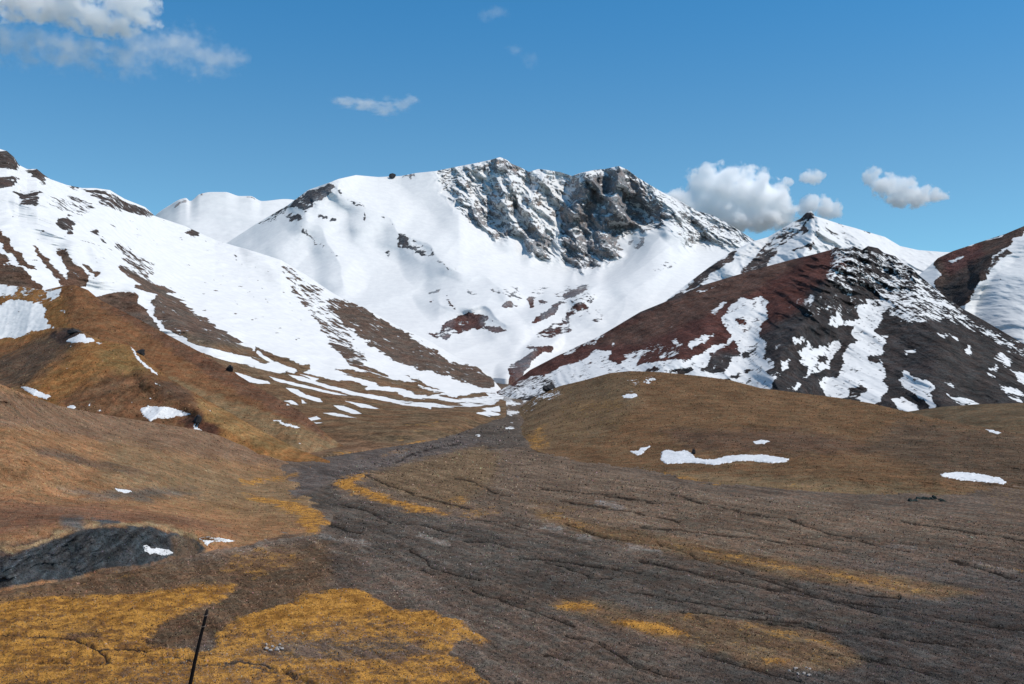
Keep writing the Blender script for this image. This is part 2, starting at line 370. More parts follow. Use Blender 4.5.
# ---- left snow mountain with brown spurs
M_left = ground_mat('snow_scree_flank', 75, 1.0, .8, rot=math.radians(-35), stretch=(.45, 1.6, 1), grain=.5)
def left_relief(PX, PY, X, Y, Z, t):
    rough = np.full(PX.shape, .12)
    for q in ('0,140 20,150 60,175 160,210 160,222 100,214 20,212 -100,200 -100,140', '105,235 160,250 250,345 240,370 120,290'):
        paint(rough, PX, PY, q, .8 if '0,140' in q else .2, 14)
    u = X * .8 - Y * .25
    gul = ridged((u + 40 * fbm(X / 200, Z / 200, 4)) / 150, (Z + .25 * Y) / 900, 61, 5, .5)
    return -55 * (gul - .35) * (.35 + .65 * t) * np.minimum(1, .1 + 2.5 * (1 - t)) - rough * 20 * (ridged(X / 80, Z / 50, 71, 4, .45) - .35) + 12 * fbm(X / 40, Z / 30, 6, 4)
def f_left(px, py, x, y, z, nz):
    s, g, r = blank(px, 2.0, SCREE); a, b = warp(px, py, x, z, 45, 2.4)
    fine = fbm(x / 30, z / 24, 18, 5, .6)
    L = (('0,150 12,150 20,165 19,169 10,171 0,167 -150,150 -150,120', -.25), ('0,179 10,176 20,178 15,184 0,188 -60,190', -.6), ('27,168 40,167 50,181 43,186 30,175', -.1),
         ('12,190 25,195 38,190 42,198 35,207 22,204', .0), ('82,188 112,189 125,199 145,206 157,217 140,216 120,211 105,207 92,197', .05), ('66,184 80,188 80,191 68,187', .0), ('45,200 70,195 95,205 90,214 60,212', .75),
         ('57,220 65,215 76,224 72,234 60,230', -.1), ('90,229 95,229 107,240 103,242', -.3), ('112,242 130,248 155,268 150,280 125,262', .35), ('0,232 8,240 20,255 38,273 25,269 10,255 0,243 -80,180 -80,160', -.75),
         ('0,250 10,262 30,275 45,290 40,300 0,300 -90,250 -90,220', -.55), ('37,246 50,262 62,277 80,282 60,286 45,268 34,246', -.5), ('57,250 65,250 75,262 88,275 88,287 60,287 68,272', -1.1),
         ('84,263 95,270 102,271 95,277 86,271', -.6), ('186,232 192,227 199,231 194,236 187,236', -.9), ('212,239 218,238 217,242 211,242', -.9), ('233,254 238,256 243,266 238,262', -.2),
         ('118,263 128,266 145,276 160,285 185,305 215,325 240,340 258,352 275,364 256,366 235,366 215,352 190,342 165,328 155,316 150,302 155,296 140,290 130,280', -1.0),
         ('285,262 320,290 350,330 360,360 330,345 300,300 280,270', .62), ('326,301 338,297 363,308 396,327 431,348 451,361 476,368 494,380 491,388 468,384 441,375 421,370 393,361 363,340 343,322', -1.0),
         ('325,296 345,300 362,312 350,312 335,306', -.15), ('329,340 345,343 362,350 372,362 345,358', .1),
         ('256,347 270,352 300,366 312,370 300,373 275,363 256,358', -.8), ('331,367 345,368 370,374 400,379 431,390 450,396 425,395 381,384 345,373', -.8),
         ('404,374 430,386 440,390 420,385', -.3),
         ('132,292 162,331 185,343 215,355 235,364 250,366 262,370 287,374 304,372 323,379 345,380 361,385 382,391 400,395 430,398 460,396 480,393 492,395 512,402 530,470 100,480 80,300', -2.2))
    APRON = (('255,346 268,352 279,359 298,366 309,364 311,369 301,371 285,366 270,357 256,352', -1.6), ('258,350 275,363 300,371 294,373 279,367 266,360 256,353', 1.6), ('335,368 352,371 368,378 388,379 420,388 440,393 425,394 385,385 355,378', -1.2),
         ('332,346 345,350 362,362 385,374 402,384 396,385 372,375 350,365', -.35), ('404,374 430,386 440,390 420,385', -.3),
         ('160,331 180,338 200,346 225,352 250,357 259,363 288,373 280,374 262,370 240,364 222,360 200,352 180,343', 1.6), ('269,376 284,380 298,384 320,389 348,395 338,395 316,391 298,387 276,381', 1.7), ('288,374 304,377 320,383 352,391 400,400 432,405 432,409 400,404 382,401 352,395 323,387 297,380', 1.7),
         ('301,374 320,379 314,381', 1.5), ('235,372 250,377 269,381 271,384 259,384 245,381', 1.6), ('284,387 298,390 306,395 320,398 323,402 314,401 300,397 290,392', 1.7), ('345,401 364,404 383,409 361,408', 1.5), ('333,405 344,406 364,414 352,414 339,410', 1.6),
         ('322,413 335,413 358,418 338,417', 1.5), ('303,419 317,416 321,419 311,421', 1.5), ('312,421 324,423 316,424', 1.3), ('283,401 291,400 299,405 290,404', 1.2), ('300,399 307,403 301,403', 1.3), ('219,399 240,405 252,410 240,411 225,404', .9),
         ('400,392 450,398 500,400 470,404 430,399', .9), ('390,398 440,404 470,407 450,409 410,404', .4), ('481,409 500,405 502,412 490,412', 1.3), ('455,404 480,402 500,400 495,404 470,408', .9), ('485,392 502,390 505,398 490,399', .8), ('440,399 470,398 500,395 500,400 470,402', .9), ('474,413 492,410 503,414 490,417', .6))
    for q, v in L: paint(s, a, b, q, v - (.3 if -.9 < v < .8 else 0), 2.4)
    a3, b3 = (a + 3 * px) / 4, (b + 3 * py) / 4
    for q, v in APRON: paint(s, a3, b3, q, v, 1.3)
    # melt streaks that run down the flank and feather the snow's edges
    m = np.zeros(px.shape); paint(m, px, py, '120,300 200,330 300,355 400,375 500,385 505,415 400,412 300,400 200,370', 1., 10)
    s += m * 1.5 * fbm(px / 34, (py - .23 * px) / 2.4, 91, 4, .6) * (np.abs(s) < 2.3)
    m = np.zeros(px.shape); paint(m, px, py, '270,240 340,290 430,335 495,375 490,395 400,375 320,340 260,280', 1., 14)
    s += m * 2.3 * fbm(px / 26, (py - .62 * px) / 2.6, 92, 4, .6)
    m = np.zeros(px.shape); paint(m, px, py, '0,160 70,190 150,215 330,262 480,370 300,352 150,300 60,280 0,260', 1., 14)
    s -= m * 13 * (fbm(x / 13 + .3 * z / 13, z / 10, 95, 4, .6) - .31).clip(0, 1)
    m = np.zeros(px.shape); paint(m, px, py, '-200,150 100,230 180,260 250,340 180,340 60,290 -200,250', 1., 14)
    s += m * 1.6 * fbm(px / 22, (py - .95 * px) / 3.2, 93, 4, .6)
    edge = ((1.9 - s) / 1.9).clip(0, 1) * ((s + 2.) / 1).clip(0, 1)
    s += edge * fine * .6
    paint(r, a, b, '-200,80 0,140 60,175 170,215 240,240 250,262 150,262 80,240 -200,200', (.075, .060, .055), 10)
    paint(r, a, b, '-100,190 60,250 150,300 120,330 -100,330', (.105, .066, .048), 14)
    paint(r, a, b, '180,335 512,395 540,480 100,490', (.155, .10, .062), 14)
    paint(r, a, b, '240,372 330,395 420,408 500,412 500,440 330,440 240,420', (.15, .095, .055), 10)
    st = fbm((x * .5 + y * .2) / 9, (z + .1 * y) / 3.5, 28, 5, .6)[..., None]
    r *= (1 + .55 * st).clip(.4, 1.6)
    paint(g, a, b, '300,405 420,412 500,418 490,436 400,447 330,460 290,462', -1.9, 12)
    paint(g, a, b, '400,424 430,421 455,426 470,432 440,431 410,430', -1.0, 5)
    paint(g, a, b, '330,452 400,443 460,437 462,440 400,447 330,457', -.3, 3)
    return s, g, r
layer('mountain', -200, 506, [
    '-200,90,2500 -100,105,2500 0,149,2600 7,151,2600 14,157,2620 19,165,2650 27,169,2680 37,169,2700 43,174,2720 50,179,2750 67,185,2800 82,188,2850 95,188,2900 110,190,2950 118,195,3000 125,199,3050 145,207,3150 155,216,3200 185,226,3300 215,240,3350 225,243,3350 256,252,3350 281,260,3350 306,275,3350 328,290,3300 343,299,3250 363,307,3200 396,325,3100 431,342,2950 456,357,2800 476,366,2650 491,377,2500 500,388,2350 506,394,2250',
    '-200,220,2000 0,230,2050 100,270,2150 160,300,2200 256,325,2250 330,342,2350 400,362,2450 450,374,2450 490,385,2300 506,396,2100',
    '-200,300,1550 0,330,1550 100,360,1500 180,370,1500 256,385,1500 330,394,1550 400,398,1700 450,397,1850 490,397,2000 506,400,1900',
    '-200,405,1200 0,415,1200 100,420,1150 200,435,1050 280,440,930 330,430,1010 400,422,1120 450,418,1180 490,410,1430 506,409,1480',
    '-200,420,1000 0,430,1000 100,440,950 200,455,850 280,463,740 330,455,795 400,445,905 450,437,1015 490,424,1230 506,419,1340'], M_left, f_left, back=(900, .7), dens=1.3,
    ridges=(('40,195 90,250 150,300 210,345', 150, 34), ('155,220 240,290 330,345', -60, 40), ('256,255 338,300 396,330 450,368', 60, 16)), relief=left_relief)

# ---- right-hand peaks behind the dark mountain
M_right = ground_mat('snow_rock_right', 95, 1.0, .8, grain=.5)
def f_peak(px, py, x, y, z, nz):
    s, g, r = blank(px, 2.0, (.08, .065, .062)); a, b = warp(px, py, x, z, 45, 1.6); fine = fbm(x / 38, z / 30, 18, 5, .6)
    for q, v in (('662,306 690,282 712,264 730,251 740,249 735,259 715,273 700,286 684,304', -.8), ('735,278 750,259 768,242 782,238 777,253 768,262 768,275', -.8), ('764,242 790,224 808,212 813,216 805,226 795,236 780,246 768,256', -.05),
                 ('800,228 806,226 808,232 802,235', -.8), ('790,250 810,243 812,246 795,253', -.3), ('806,212 814,212 816,217 808,219', -1.), ('815,222 822,236 812,250 806,252 816,238', .1), ('838,222 845,226 843,228 838,226', -.8),
                 ('862,229 872,233 872,236 864,234', -.5), ('884,236 896,242 890,243', -.3), ('818,218 850,232 846,240 828,234', .7), ('900,250 918,254 905,256', .6)):
        paint(s, a, b, q, v, 2.6)
    e = ((1.9 - s) / 1.9).clip(0, 1); s += e * ((nz - .6) * 1.2 + fine * .9)
    return s, g, r
layer('mountain', 630, 1180, ['630,345,3000 662,304,3100 687,284,3200 712,265,3300 734,250,3350 754,241,3380 768,237,3400 780,230,3400 793,222,3400 800,219,3400 806,213,3400 811,211,3400 815,216,3400 825,219,3400 840,224,3400 855,228,3400 868,232,3400 885,237,3400 900,246,3400 918,250,3400 943,252,3400 960,252,3400 1024,262,3400 1180,270,3400',
    '630,360,2900 700,300,2950 760,275,3000 811,255,3000 860,270,2950 950,285,2900 1180,320,2900', '630,395,2500 800,350,2600 1180,380,2600'], M_right, f_peak,
    ridges=(('811,213 815,240 800,275', 110, 22), ('811,213 850,240 880,262', 70, 18), ('712,266 754,243 790,226', 60, 14)), dens=1.3,
    relief=lambda PX, PY, X, Y, Z, t: -110 * (ridged(X / 170, Z / 260, 81, 6, .55) - .35) * (.3 + .7 * np.minimum(1, t * 3)) + 10 * fbm(X / 30, Z / 30, 2, 4))
def f_far_right(px, py, x, y, z, nz):
    s, g, r = blank(px, 2.0, (.085, .058, .048)); a, b = warp(px, py, x, z, 35, 1.6); fine = fbm(x / 30, z / 24, 118, 5, .6)
    paint(s, a, b, '930,258 953,250 1005,232 1026,220 1100,185 1100,205 1024,233 1018,237 1008,246 993,258 985,273 973,293 966,306 945,306 936,285 940,274', -1.5, 2.5)
    paint(s, a, b, '944,262 964,254 962,258 950,263', .6, 2); paint(s, a, b, '985,241 1003,233 1003,236 990,241', .9, 1.5)
    paint(s, a, b, '990,262 1008,248 1012,252 1000,262 985,280 976,285', -.3, 4); paint(s, a, b, '996,278 1004,278 1002,282', -.2, 2)
    e = ((1.9 - s) / 1.9).clip(0, 1); s += e * fine * .9
    paint(r, a, b, '938,290 975,262 1005,245 1010,252 980,290 960,310', (.06, .048, .044), 6)
    paint(r, a, b, '938,257 980,242 985,255 950,275', (.10, .05, .045), 8)
    return s, g, r
layer('mountain', 895, 1250, ['895,296,2780 920,274,2790 934,262,2800 938,258,2800 953,251,2800 980,242,2780 1005,234,2750 1024,226,2750 1100,190,2700 1250,150,2600',
    '895,310,2640 920,295,2680 941,284,2660 965,286,2560 1000,280,2450 1250,230,2300', '895,345,2350 940,345,2350 975,345,2320 1024,355,2150 1250,360,2000'], M_right, f_far_right,
    ridges=(('1020,232 990,262 962,310', 60, 14),), dens=1.3, relief=lambda PX, PY, X, Y, Z, t: -24 * (ridged((X + .4 * Y) / 140, Z / 380, 91, 4, .42) - .35) * (.25 + t) + 5 * fbm(X / 20, Z / 16, 5, 4))

# ---- dark red and black mountain on the right
M_dark = ground_mat('red_black_scree', 30, 1.6, 1.0, grain=.6)
def dark_relief(PX, PY, X, Y, Z, t):
    rough = np.full(PX.shape, .15); paint(rough, PX, PY, '820,240 905,240 925,275 905,300 850,300 790,330 760,330 800,270', 1., 16)
    paint(rough, PX, PY, '530,370 575,352 580,392 530,395', .6, 8)
    gul = ridged((X + .2 * Z + 18 * fbm(X / 90, Z / 90, 3)) / 105, Z / 700, 101, 5, .5)
    return -34 * (gul - .35) * (.3 + .7 * t) - rough * 45 * (ridged(X / 60, Z / 70, 111, 5, .5) - .35) + 7 * fbm(X / 22, Z / 18, 7, 4)
def f_dark(px, py, x, y, z, nz):
    s, g, r = blank(px, -2.4, DARK); a, b = warp(px, py, x, z, 32, 2.0, 3); fine = fbm(x / 16, z / 13, 19, 5, .6)
    paint(s, a, b, '868,282 900,262 928,275 948,298 975,320 1024,348 1100,392 1024,358 980,333 955,324 930,320 905,324 890,316 880,300', -.05, 5)
    paint(s, a, b, '832,246 860,246 900,256 925,276 900,290 868,290 840,292 826,282', -.25, 4)
    paint(s, a, b, '790,300 850,290 870,300 840,320 800,315', -.9, 5)
    for q, v in (('498,390 530,376 556,372 556,392 520,400 500,398', .05), ('504,392 530,388 548,392 520,398', .5), ('549,377 562,367 584,357 597,349 608,352 609,360 619,362 640,352 656,347 641,358 634,366 654,362 672,360 687,360 709,350 724,342 730,335 722,320 732,307 739,296 750,300 762,296 770,302 766,320 757,335 768,345 766,360 770,395 700,395 630,390 560,395', 1.2),
                 ('702,370 712,357 732,341 739,352 729,367 716,372', -1.5), ('640,372 652,367 660,370 648,374', -.8), ('672,372 690,366 696,372 680,377', -.8), ('742,352 750,350 748,358 741,359', -1), ('744,370 752,371 748,376', -1), ('728,376 740,373 738,380', -1),
                 ('718,384 728,378 735,386', -1), ('736,318 746,321 742,326', -.8), ('646,342 668,346 690,342 676,358 655,358 640,362', -.9),
                 ('709,312 724,300 728,304 717,313', 1.), ('688,345 692,340 714,333 709,340 690,348', 1.1), ('697,291 722,284 712,289 700,293', .8), ('668,342 676,341 676,346 669,346', .9), ('610,342 614,342 613,347', .8), ('625,356 650,347 655,350 632,358', .8),
                 ('668,352 680,350 672,358 660,358', .5), ('560,352 600,335 612,332 590,345 565,356', .0), ('545,352 600,327 608,326 580,340 552,356', -.2),
                 ('860,305 878,301 884,312 878,327 875,332 887,342 882,355 884,380 889,390 875,405 865,403 853,393 846,398 828,401 822,387 820,377 835,377 845,365 843,355 855,340 850,334 854,325 830,328 830,317 840,312 843,321 860,320', 1.4),
                 ('852,388 858,382 866,388 860,398 850,396', -.8), ('868,356 882,355 880,362 868,362', -1.5), ('847,386 855,386 853,390', -.8),
                 ('798,350 808,340 815,347 840,340 845,346 833,355 830,365 822,372 803,378 808,367 800,362', 1.2), ('817,356 826,353 825,362 818,361', -1.), ('812,367 820,366 818,372', -1), ('794,337 804,336 803,343 795,345', 1.2),
                 ('780,360 789,359 790,368 780,371', 1.), ('768,357 773,360 773,369 766,371', 1.), ('766,376 778,374 773,389 764,394', 1.2), ('787,389 798,382 802,386 795,392', 1.), ('776,345 780,344 779,348', .8), ('808,303 812,293 815,300 811,308', .5), ('803,305 806,298 807,308', .4),
                 ('899,379 905,367 912,376 928,379 935,385 932,397 933,412 927,412 923,400 910,394 900,386', 1.3), ('892,399 900,396 918,407 920,415 898,410', 1.3), ('905,350 918,349 916,354 907,355', 1.1),
                 ('944,391 953,395 975,401 983,408 973,410 960,403', 1.2), ('994,357 1003,352 1012,362 1010,368', 1.3), ('988,367 997,366 997,371 989,371', 1.1), ('985,373 999,377 997,379', .9), ('1012,369 1024,374 1045,392 1030,390 1020,382', 1.2),
                 ('997,385 1018,389 1024,397 1008,395', 1.1), ('1007,395 1022,400 1022,405 1012,400', 1.1), ('964,346 972,346 971,355 965,353', 1.1), ('947,331 962,340 957,343', .6), ('882,335 892,334 890,338 883,338', .7), ('943,408 952,407 953,412 944,412', .9), ('942,382 955,384 954,390', .5),
                 ('866,298 892,300 900,306 888,312 872,310', .6), ('880,290 905,294 912,302 890,300', .2), ('935,332 948,336 946,342', .3)):
        paint(s, a, b, q, v, 2.4)
    m = np.zeros(px.shape); paint(m, px, py, '850,270 920,270 1030,345 1030,410 880,410 860,330', 1., 20)
    s += m * 2.0 * fbm(px / 20, (py - .72 * px) / 2.6, 94, 4, .6)
    m = np.zeros(px.shape); paint(m, px, py, '560,350 700,300 850,260 860,410 560,395', 1., 20)
    s += m * 1.9 * fbm(px / 4.5 + py / 11, (py + .3 * px) / 13, 96, 4, .62)
    e = ((1.6 - np.abs(s)) / 1.6).clip(0, 1); s += e * ((nz - .7) * 1.2 + fine * .9)
    paint(r, a, b, '490,400 490,370 830,245 850,262 812,290 800,310 765,330 740,348 700,358 640,370 600,375', RED, 12)
    paint(r, a, b, '590,345 700,285 790,255 800,262 740,300 640,345', (.09, .054, .043), 10)
    paint(r, a, b, '935,330 1030,345 1030,400 960,415 930,360', (.048, .042, .040), 40)
    paint(r, a, b, '500,390 560,372 600,380 560,400', (.06, .05, .047), 6)
    k = fbm(x / 34, z / 26, 29, 4)[..., None]; r *= (1 + .7 * k).clip(.5, 1.7)
    st = fbm((x + .6 * z) / 6, (z * .3) / 6, 30, 4, .6)[..., None]; r *= (1 + .35 * st)
    return s, g, r
layer('mountain', 496, 1250, ['496,392,2150 512,384,2250 530,370,2300 555,357,2320 580,345,2350 600,336,2350 640,312,2400 667,301,2420 700,286,2450 730,277,2480 768,266,2500 790,260,2500 815,254,2500 830,250,2500 836,247,2490 845,249,2480 853,246,2470 862,250,2450 868,246,2440 878,248,2430 884,253,2420 895,256,2400 904,264,2350 912,268,2320 920,276,2280 930,284,2230 945,297,2150 965,310,2080 985,321,2020 1024,344,1900 1100,385,1750 1250,420,1600',
    '496,393,2140 530,380,2130 600,352,2150 700,320,2120 780,300,2120 830,290,2150 860,290,2150 900,295,2120 950,320,2000 1024,358,1800 1250,430,1500',
    '496,394,2120 530,388,2000 600,372,1850 700,350,1800 800,345,1800 880,345,1780 950,355,1700 1024,380,1600 1250,440,1300',
    '496,396,2100 515,400,1950 560,405,1650 630,395,1550 800,412,1400 900,425,1250 1024,440,1150 1250,460,1000'], M_dark, f_dark, back=(500, .5), dens=1.6,
    ridges=(('855,250 815,300 790,340 775,400', 170, 44), ('905,266 916,305 940,340 930,375 955,412', 65, 40), ('830,250 760,290 700,330 660,365', 60, 26)), relief=dark_relief)

# ---- brown hills at the foot of the left mountain
M_brown = ground_mat('brown_tundra', 15, 1.0, 1.1, grain=.42, rot=math.radians(-40), stretch=(.8, 1.3, 1))
def f_hillA(px, py, x, y, z, nz):
    s, g, r = blank(px, -7, UMBER); a, b = warp(px, py, x, z, 14, 2.2, 5); fine = fbm(x / 9, z / 7, 39, 5, .6)
    paint(s, a, b, '-100,260 60,280 62,300 45,312 30,300 0,310 -100,320', -.55, 5)
    for q, v in (('0,306 10,301 25,300 42,304 48,316 51,328 35,332 22,336 0,340 -60,345 -60,300', 1.3), ('0,284 20,284 16,292 0,297 -60,300 -60,280', 1.), ('46,291 60,289 62,294 55,298 48,297', 1.), ('59,306 64,310 67,317 62,315', .9),
                 ('24,284 30,290 26,298 21,290', .2), ('66,290 72,288 70,293', .2), ('122,314 127,317 124,318', .7), ('50,330 52,322 58,330', .2), ('270,419 279,420 294,425 306,429 294,429 276,423', 1.3), ('262,414 268,416 262,416', .7), ('284,401 292,401 299,406 290,405', 1.2), ('303,419 317,416 321,420 311,421', 1.4), ('295,441 305,442 298,444', 1.), ('110,306 118,308 112,311', .2)):
        paint(s, a, b, q, v, 2.)
    s += ((1.6 - np.abs(s)) / 1.6).clip(0, 1) * fine
    paint(r, a, b, '0,280 60,286 70,330 0,345', OCHRE, 12); paint(r, a, b, '130,360 230,400 340,440 330,460 200,420 120,370', (.20, .13, .07), 6)
    paint(r, a, b, '90,300 140,330 200,370 260,405 330,440 300,400 200,352 130,312', (.13, .068, .042), 8)
    k = fbm(x / 30, z / 12, 49, 5)[..., None]; r *= (1 + .5 * k)
    k = fbm((x + .5 * z) / 2.5, z / 9, 59, 4)[..., None]; r *= (1 + .4 * k)
    return s, g, r
def hillA_relief(PX, PY, X, Y, Z, t):
    return -13 * (ridged((X + .7 * Z) / 60, Z / 300, 121, 5, .5) - .35) * (.3 + t) + 3 * fbm(X / 12, Z / 9, 8, 4)
layer('hill', -200, 345, ['-200,255,1450 -100,262,1400 0,284,1330 45,290,1300 62,286,1290 75,285,1280 88,290,1270 100,300,1250 140,320,1200 200,352,1120 256,386,1040 300,411,960 330,437,890 345,447,870',
    '-200,330,1250 0,335,1200 75,330,1130 140,355,1080 200,385,1010 256,412,930 300,430,880 345,448,866', '-200,400,1000 0,400,950 100,420,900 200,435,830 300,456,800 345,450,858'], M_brown, f_hillA, key='HA', back=(250, .25),
    relief=hillA_relief, dens=1.3)
def f_hillB(px, py, x, y, z, nz):
    s, g, r = blank(px, -7, OCHRE); a, b = warp(px, py, x, z, 11, 2.2, 6); fine = fbm(x / 7, z / 6, 40, 5, .6)
    for q, v in (('69,346 75,344 74,348', .9), ('55,352 59,353 58,355', .8), ('94,343 102,342 98,346', .9), ('65,366 71,364 68,368', .8), ('124,346 127,350 124,350', .9), ('113,354 117,355 115,357', .7), ('120,376 124,376 122,378', .7),
                 ('146,378 149,379 148,382', 1), ('154,381 160,384 163,387 157,386', 1), ('149,395 155,395 152,400', .9), ('128,403 133,402 131,405', .9), ('81,402 85,403 83,409', 1), ('88,405 93,399 92,409', 1), ('96,412 101,405 100,413', 1), ('83,409 87,410 85,412', .9),
                 ('205,405 212,413 208,412', .9), ('215,406 222,412 219,413', .5), ('104,366 112,364 107,368', -.3), ('79,405 81,407 79,411', .7)):
        paint(s, a, b, q, v, 1.5)
    paint(r, a, b, '0,355 60,326 90,332 70,352 40,375 20,390 0,392 -60,395 -60,350', (.105, .068, .046), 18)  # shade on the knoll's left end, painted into its soil colour
    paint(r, a, b, '-60,350 0,345 50,325 58,327 30,342 0,358', (.17, .085, .04), 5)
    paint(r, a, b, '60,400 130,360 190,390 230,420 200,445 60,440', (.15, .078, .042), 16)
    paint(r, a, b, '80,410 110,385 140,372 130,380 100,398', (.12, .07, .042), 10); paint(r, a, b, '150,385 170,380 195,395 185,402 160,395', (.11, .065, .042), 10)
    paint(r, a, b, '180,420 205,415 225,425 210,440 190,436', (.10, .05, .035), 6)
    paint(r, a, b, '195,398 260,425 340,452 260,448 205,420', (.24, .14, .06), 6)
    paint(r, a, b, '48,335 62,328 82,330 80,337 60,345', (.05, .035, .03), 4)
    paint(r, a, b, '95,350 125,345 150,372 130,375 100,365', (.20, .12, .05), 12)
    k = fbm(x / 20, z / 9, 50, 5)[..., None]; r *= (1 + .6 * k); k = fbm(x / 3, z / 5, 60, 4)[..., None]; r *= (1 + .35 * k)
    return s, g, r
layer('hill', -200, 330, ['-200,400,900 -60,385,950 0,356,1000 20,347,1000 45,333,1000 57,327,1000 64,328,1000 75,327,990 85,333,980 100,340,960 128,345,940 137,350,930 150,363,910 170,379,880 200,396,850 230,413,830 256,428,815 300,450,785 330,461,740',
    '-200,405,850 0,372,880 50,355,890 85,352,880 130,368,850 170,393,810 230,425,770 300,453,772 330,462,735', '-200,440,700 0,410,760 100,425,740 200,440,740 300,462,745 330,464,725'], M_brown, f_hillB, key='HB', back=(70, .15),
    ridges=(('62,332 35,354 5,382', -26, 24), ('85,335 130,352 165,382 200,405', 18, 18)), dens=1.5,
    relief=lambda PX, PY, X, Y, Z, t: -9 * (ridged((X - .3 * Z) / 38, Z / 150, 131, 5, .45) - .35) * (.25 + t) + 2 * fbm(X / 9, Z / 7, 8, 4))

# ---- near left slope with the black scarp
M_near = ground_mat('near_tundra', 7, 1.0, 1.1, grain=.42, rot=math.radians(25), stretch=(1.3, .8, 1), gold_amp=1.1)
SCARP = '-60,548 0,556 30,552 65,536 75,529 90,526 115,529 140,527 160,530 175,531 200,540 207,548 172,556 135,567 95,573 37,582 0,592 -60,600'
def near_relief(PX, PY, X, Y, Z, t):
    rough = np.full(PX.shape, .18); paint(rough, PX, PY, '-60,552 0,556 65,538 90,530 160,534 165,545 130,562 37,576 -60,592', 1., 8)
    b = -7 * rough * (ridged((X - .35 * Y) / 11, (Y + X) / 46, 141, 5, .52) - .35) - 5 * (ridged((X + Y * .4) / 24, (Y - X) / 75, 145, 5, .5) - .35) * (1.7 * (.86 - t)).clip(.12, 1)
    return b - 22 * (ridged((X + .35 * Y) / 90, (Y - X) / 260, 151, 4, .45) - .35) * (1.7 * (.86 - t)).clip(.06, 1) + .9 * fbm(X / 5, Y / 9, 6, 4)
def f_near(px, py, x, y, z, nz):
    s, g, r = blank(px, -7, (.265, .145, .074)); a, b = warp(px, py, x, y, 14, 3, 7)
    paint(r, a, b, '-60,380 60,400 200,425 310,455 300,470 150,450 40,430 -60,420', (.19, .118, .075), 10)
    paint(r, a, b, '110,440 240,470 330,480 330,530 180,500 100,480', (.21, .135, .075), 24)
    paint(r, a, b, '32,447 60,450 100,462 150,475 120,472 70,462 40,455', (.135, .09, .062), 8)
    paint(r, a, b, '60,488 100,492 160,488 200,493 150,500 90,498', (.15, .115, .088), 8)
    paint(r, a, b, '-60,500 100,505 200,520 240,535 160,525 60,525 -60,545', (.185, .098, .060), 14)
    paint(r, a, b, '0,545 40,538 70,530 60,560 0,580', (.075, .055, .045), 12)
    paint(r, a, b, SCARP, (.046, .050, .054), 4)
    m = np.zeros(px.shape); paint(m, a, b, SCARP, 1., 6)
    k = ridged((px + 1.1 * py) / 17, (py - .25 * px) / 26, 97, 5, .6)
    r *= 1 + m[..., None] * (1.3 * (k[..., None] - .30)).clip(-.45, .7)
    stroke(r, a, b, '-20,548 30,548 62,533 78,526 95,523 120,526 150,525 176,528 196,536', (.27, .18, .10), .8, 3)  # grassy scarp rim, its sunlit edge painted lighter
    paint(r, a, b, '170,535 185,532 200,545 190,558 172,555', (.10, .075, .055), 5)
    paint(r, a, b, '60,515 85,517 82,530 65,528', (.12, .105, .095), 10); paint(r, a, b, '95,520 118,520 116,526 98,526', (.085, .085, .088), 4)
    paint(r, a, b, '-60,592 0,594 100,574 170,557 240,545 330,530 330,550 100,590 -60,610', (.13, .085, .06), 4)
    k = fbm(x / 14, y / 30, 51, 5)[..., None]; r *= (1 + .5 * k)
    k = fbm((x * .9 + y * .35) / 30, (y - x * .3) / 5, 52, 5, .6)[..., None]; r *= (1 + .5 * k)
    paint(r, a, b, '318,488 345,488 345,535 316,536', GRAVEL, 8)
    for q, v in (('238,478 281,475 305,470 300,476 280,482 256,486 242,485', .5), ('240,494 256,495 303,500 320,512 332,523 323,530 306,533 295,520 270,510 250,505', .7), ('150,500 240,497 300,515 290,530 200,520', -1.0),
                 ('100,577 135,569 170,560 172,563 130,574', .3), ('30,590 110,576 100,582 40,594', .1)):
        paint(g, a, b, q, v, 5)
    return s, g, r
layer('hill', -260, 333, ['-260,330,480 -100,365,470 0,384,520 30,396,550 60,406,580 100,414,620 150,422,670 200,430,720 256,446,770 300,458,790 310,466,715 318,480,620 326,496,538 333,512,477',
    '-260,400,410 0,440,430 100,455,490 200,468,560 270,478,620 310,492,560 325,507,495 333,514,469', '-260,470,350 0,500,365 100,500,405 200,505,455 270,505,495 315,509,486 333,515,466',
    '-260,530,300 0,540,316 60,525,336 110,525,343 170,528,360 220,537,380 270,530,418 320,522,440 333,517,459',
    '-260,600,262 0,594,299 50,582,312 95,574,325 140,566,338 172,558,353 207,549,370 240,546,380 280,538,398 318,532,411 328,525,436 333,520,450'], M_near, f_near, key='NL', back=(120, .22), relief=near_relief, dens=1.6, foot=4)

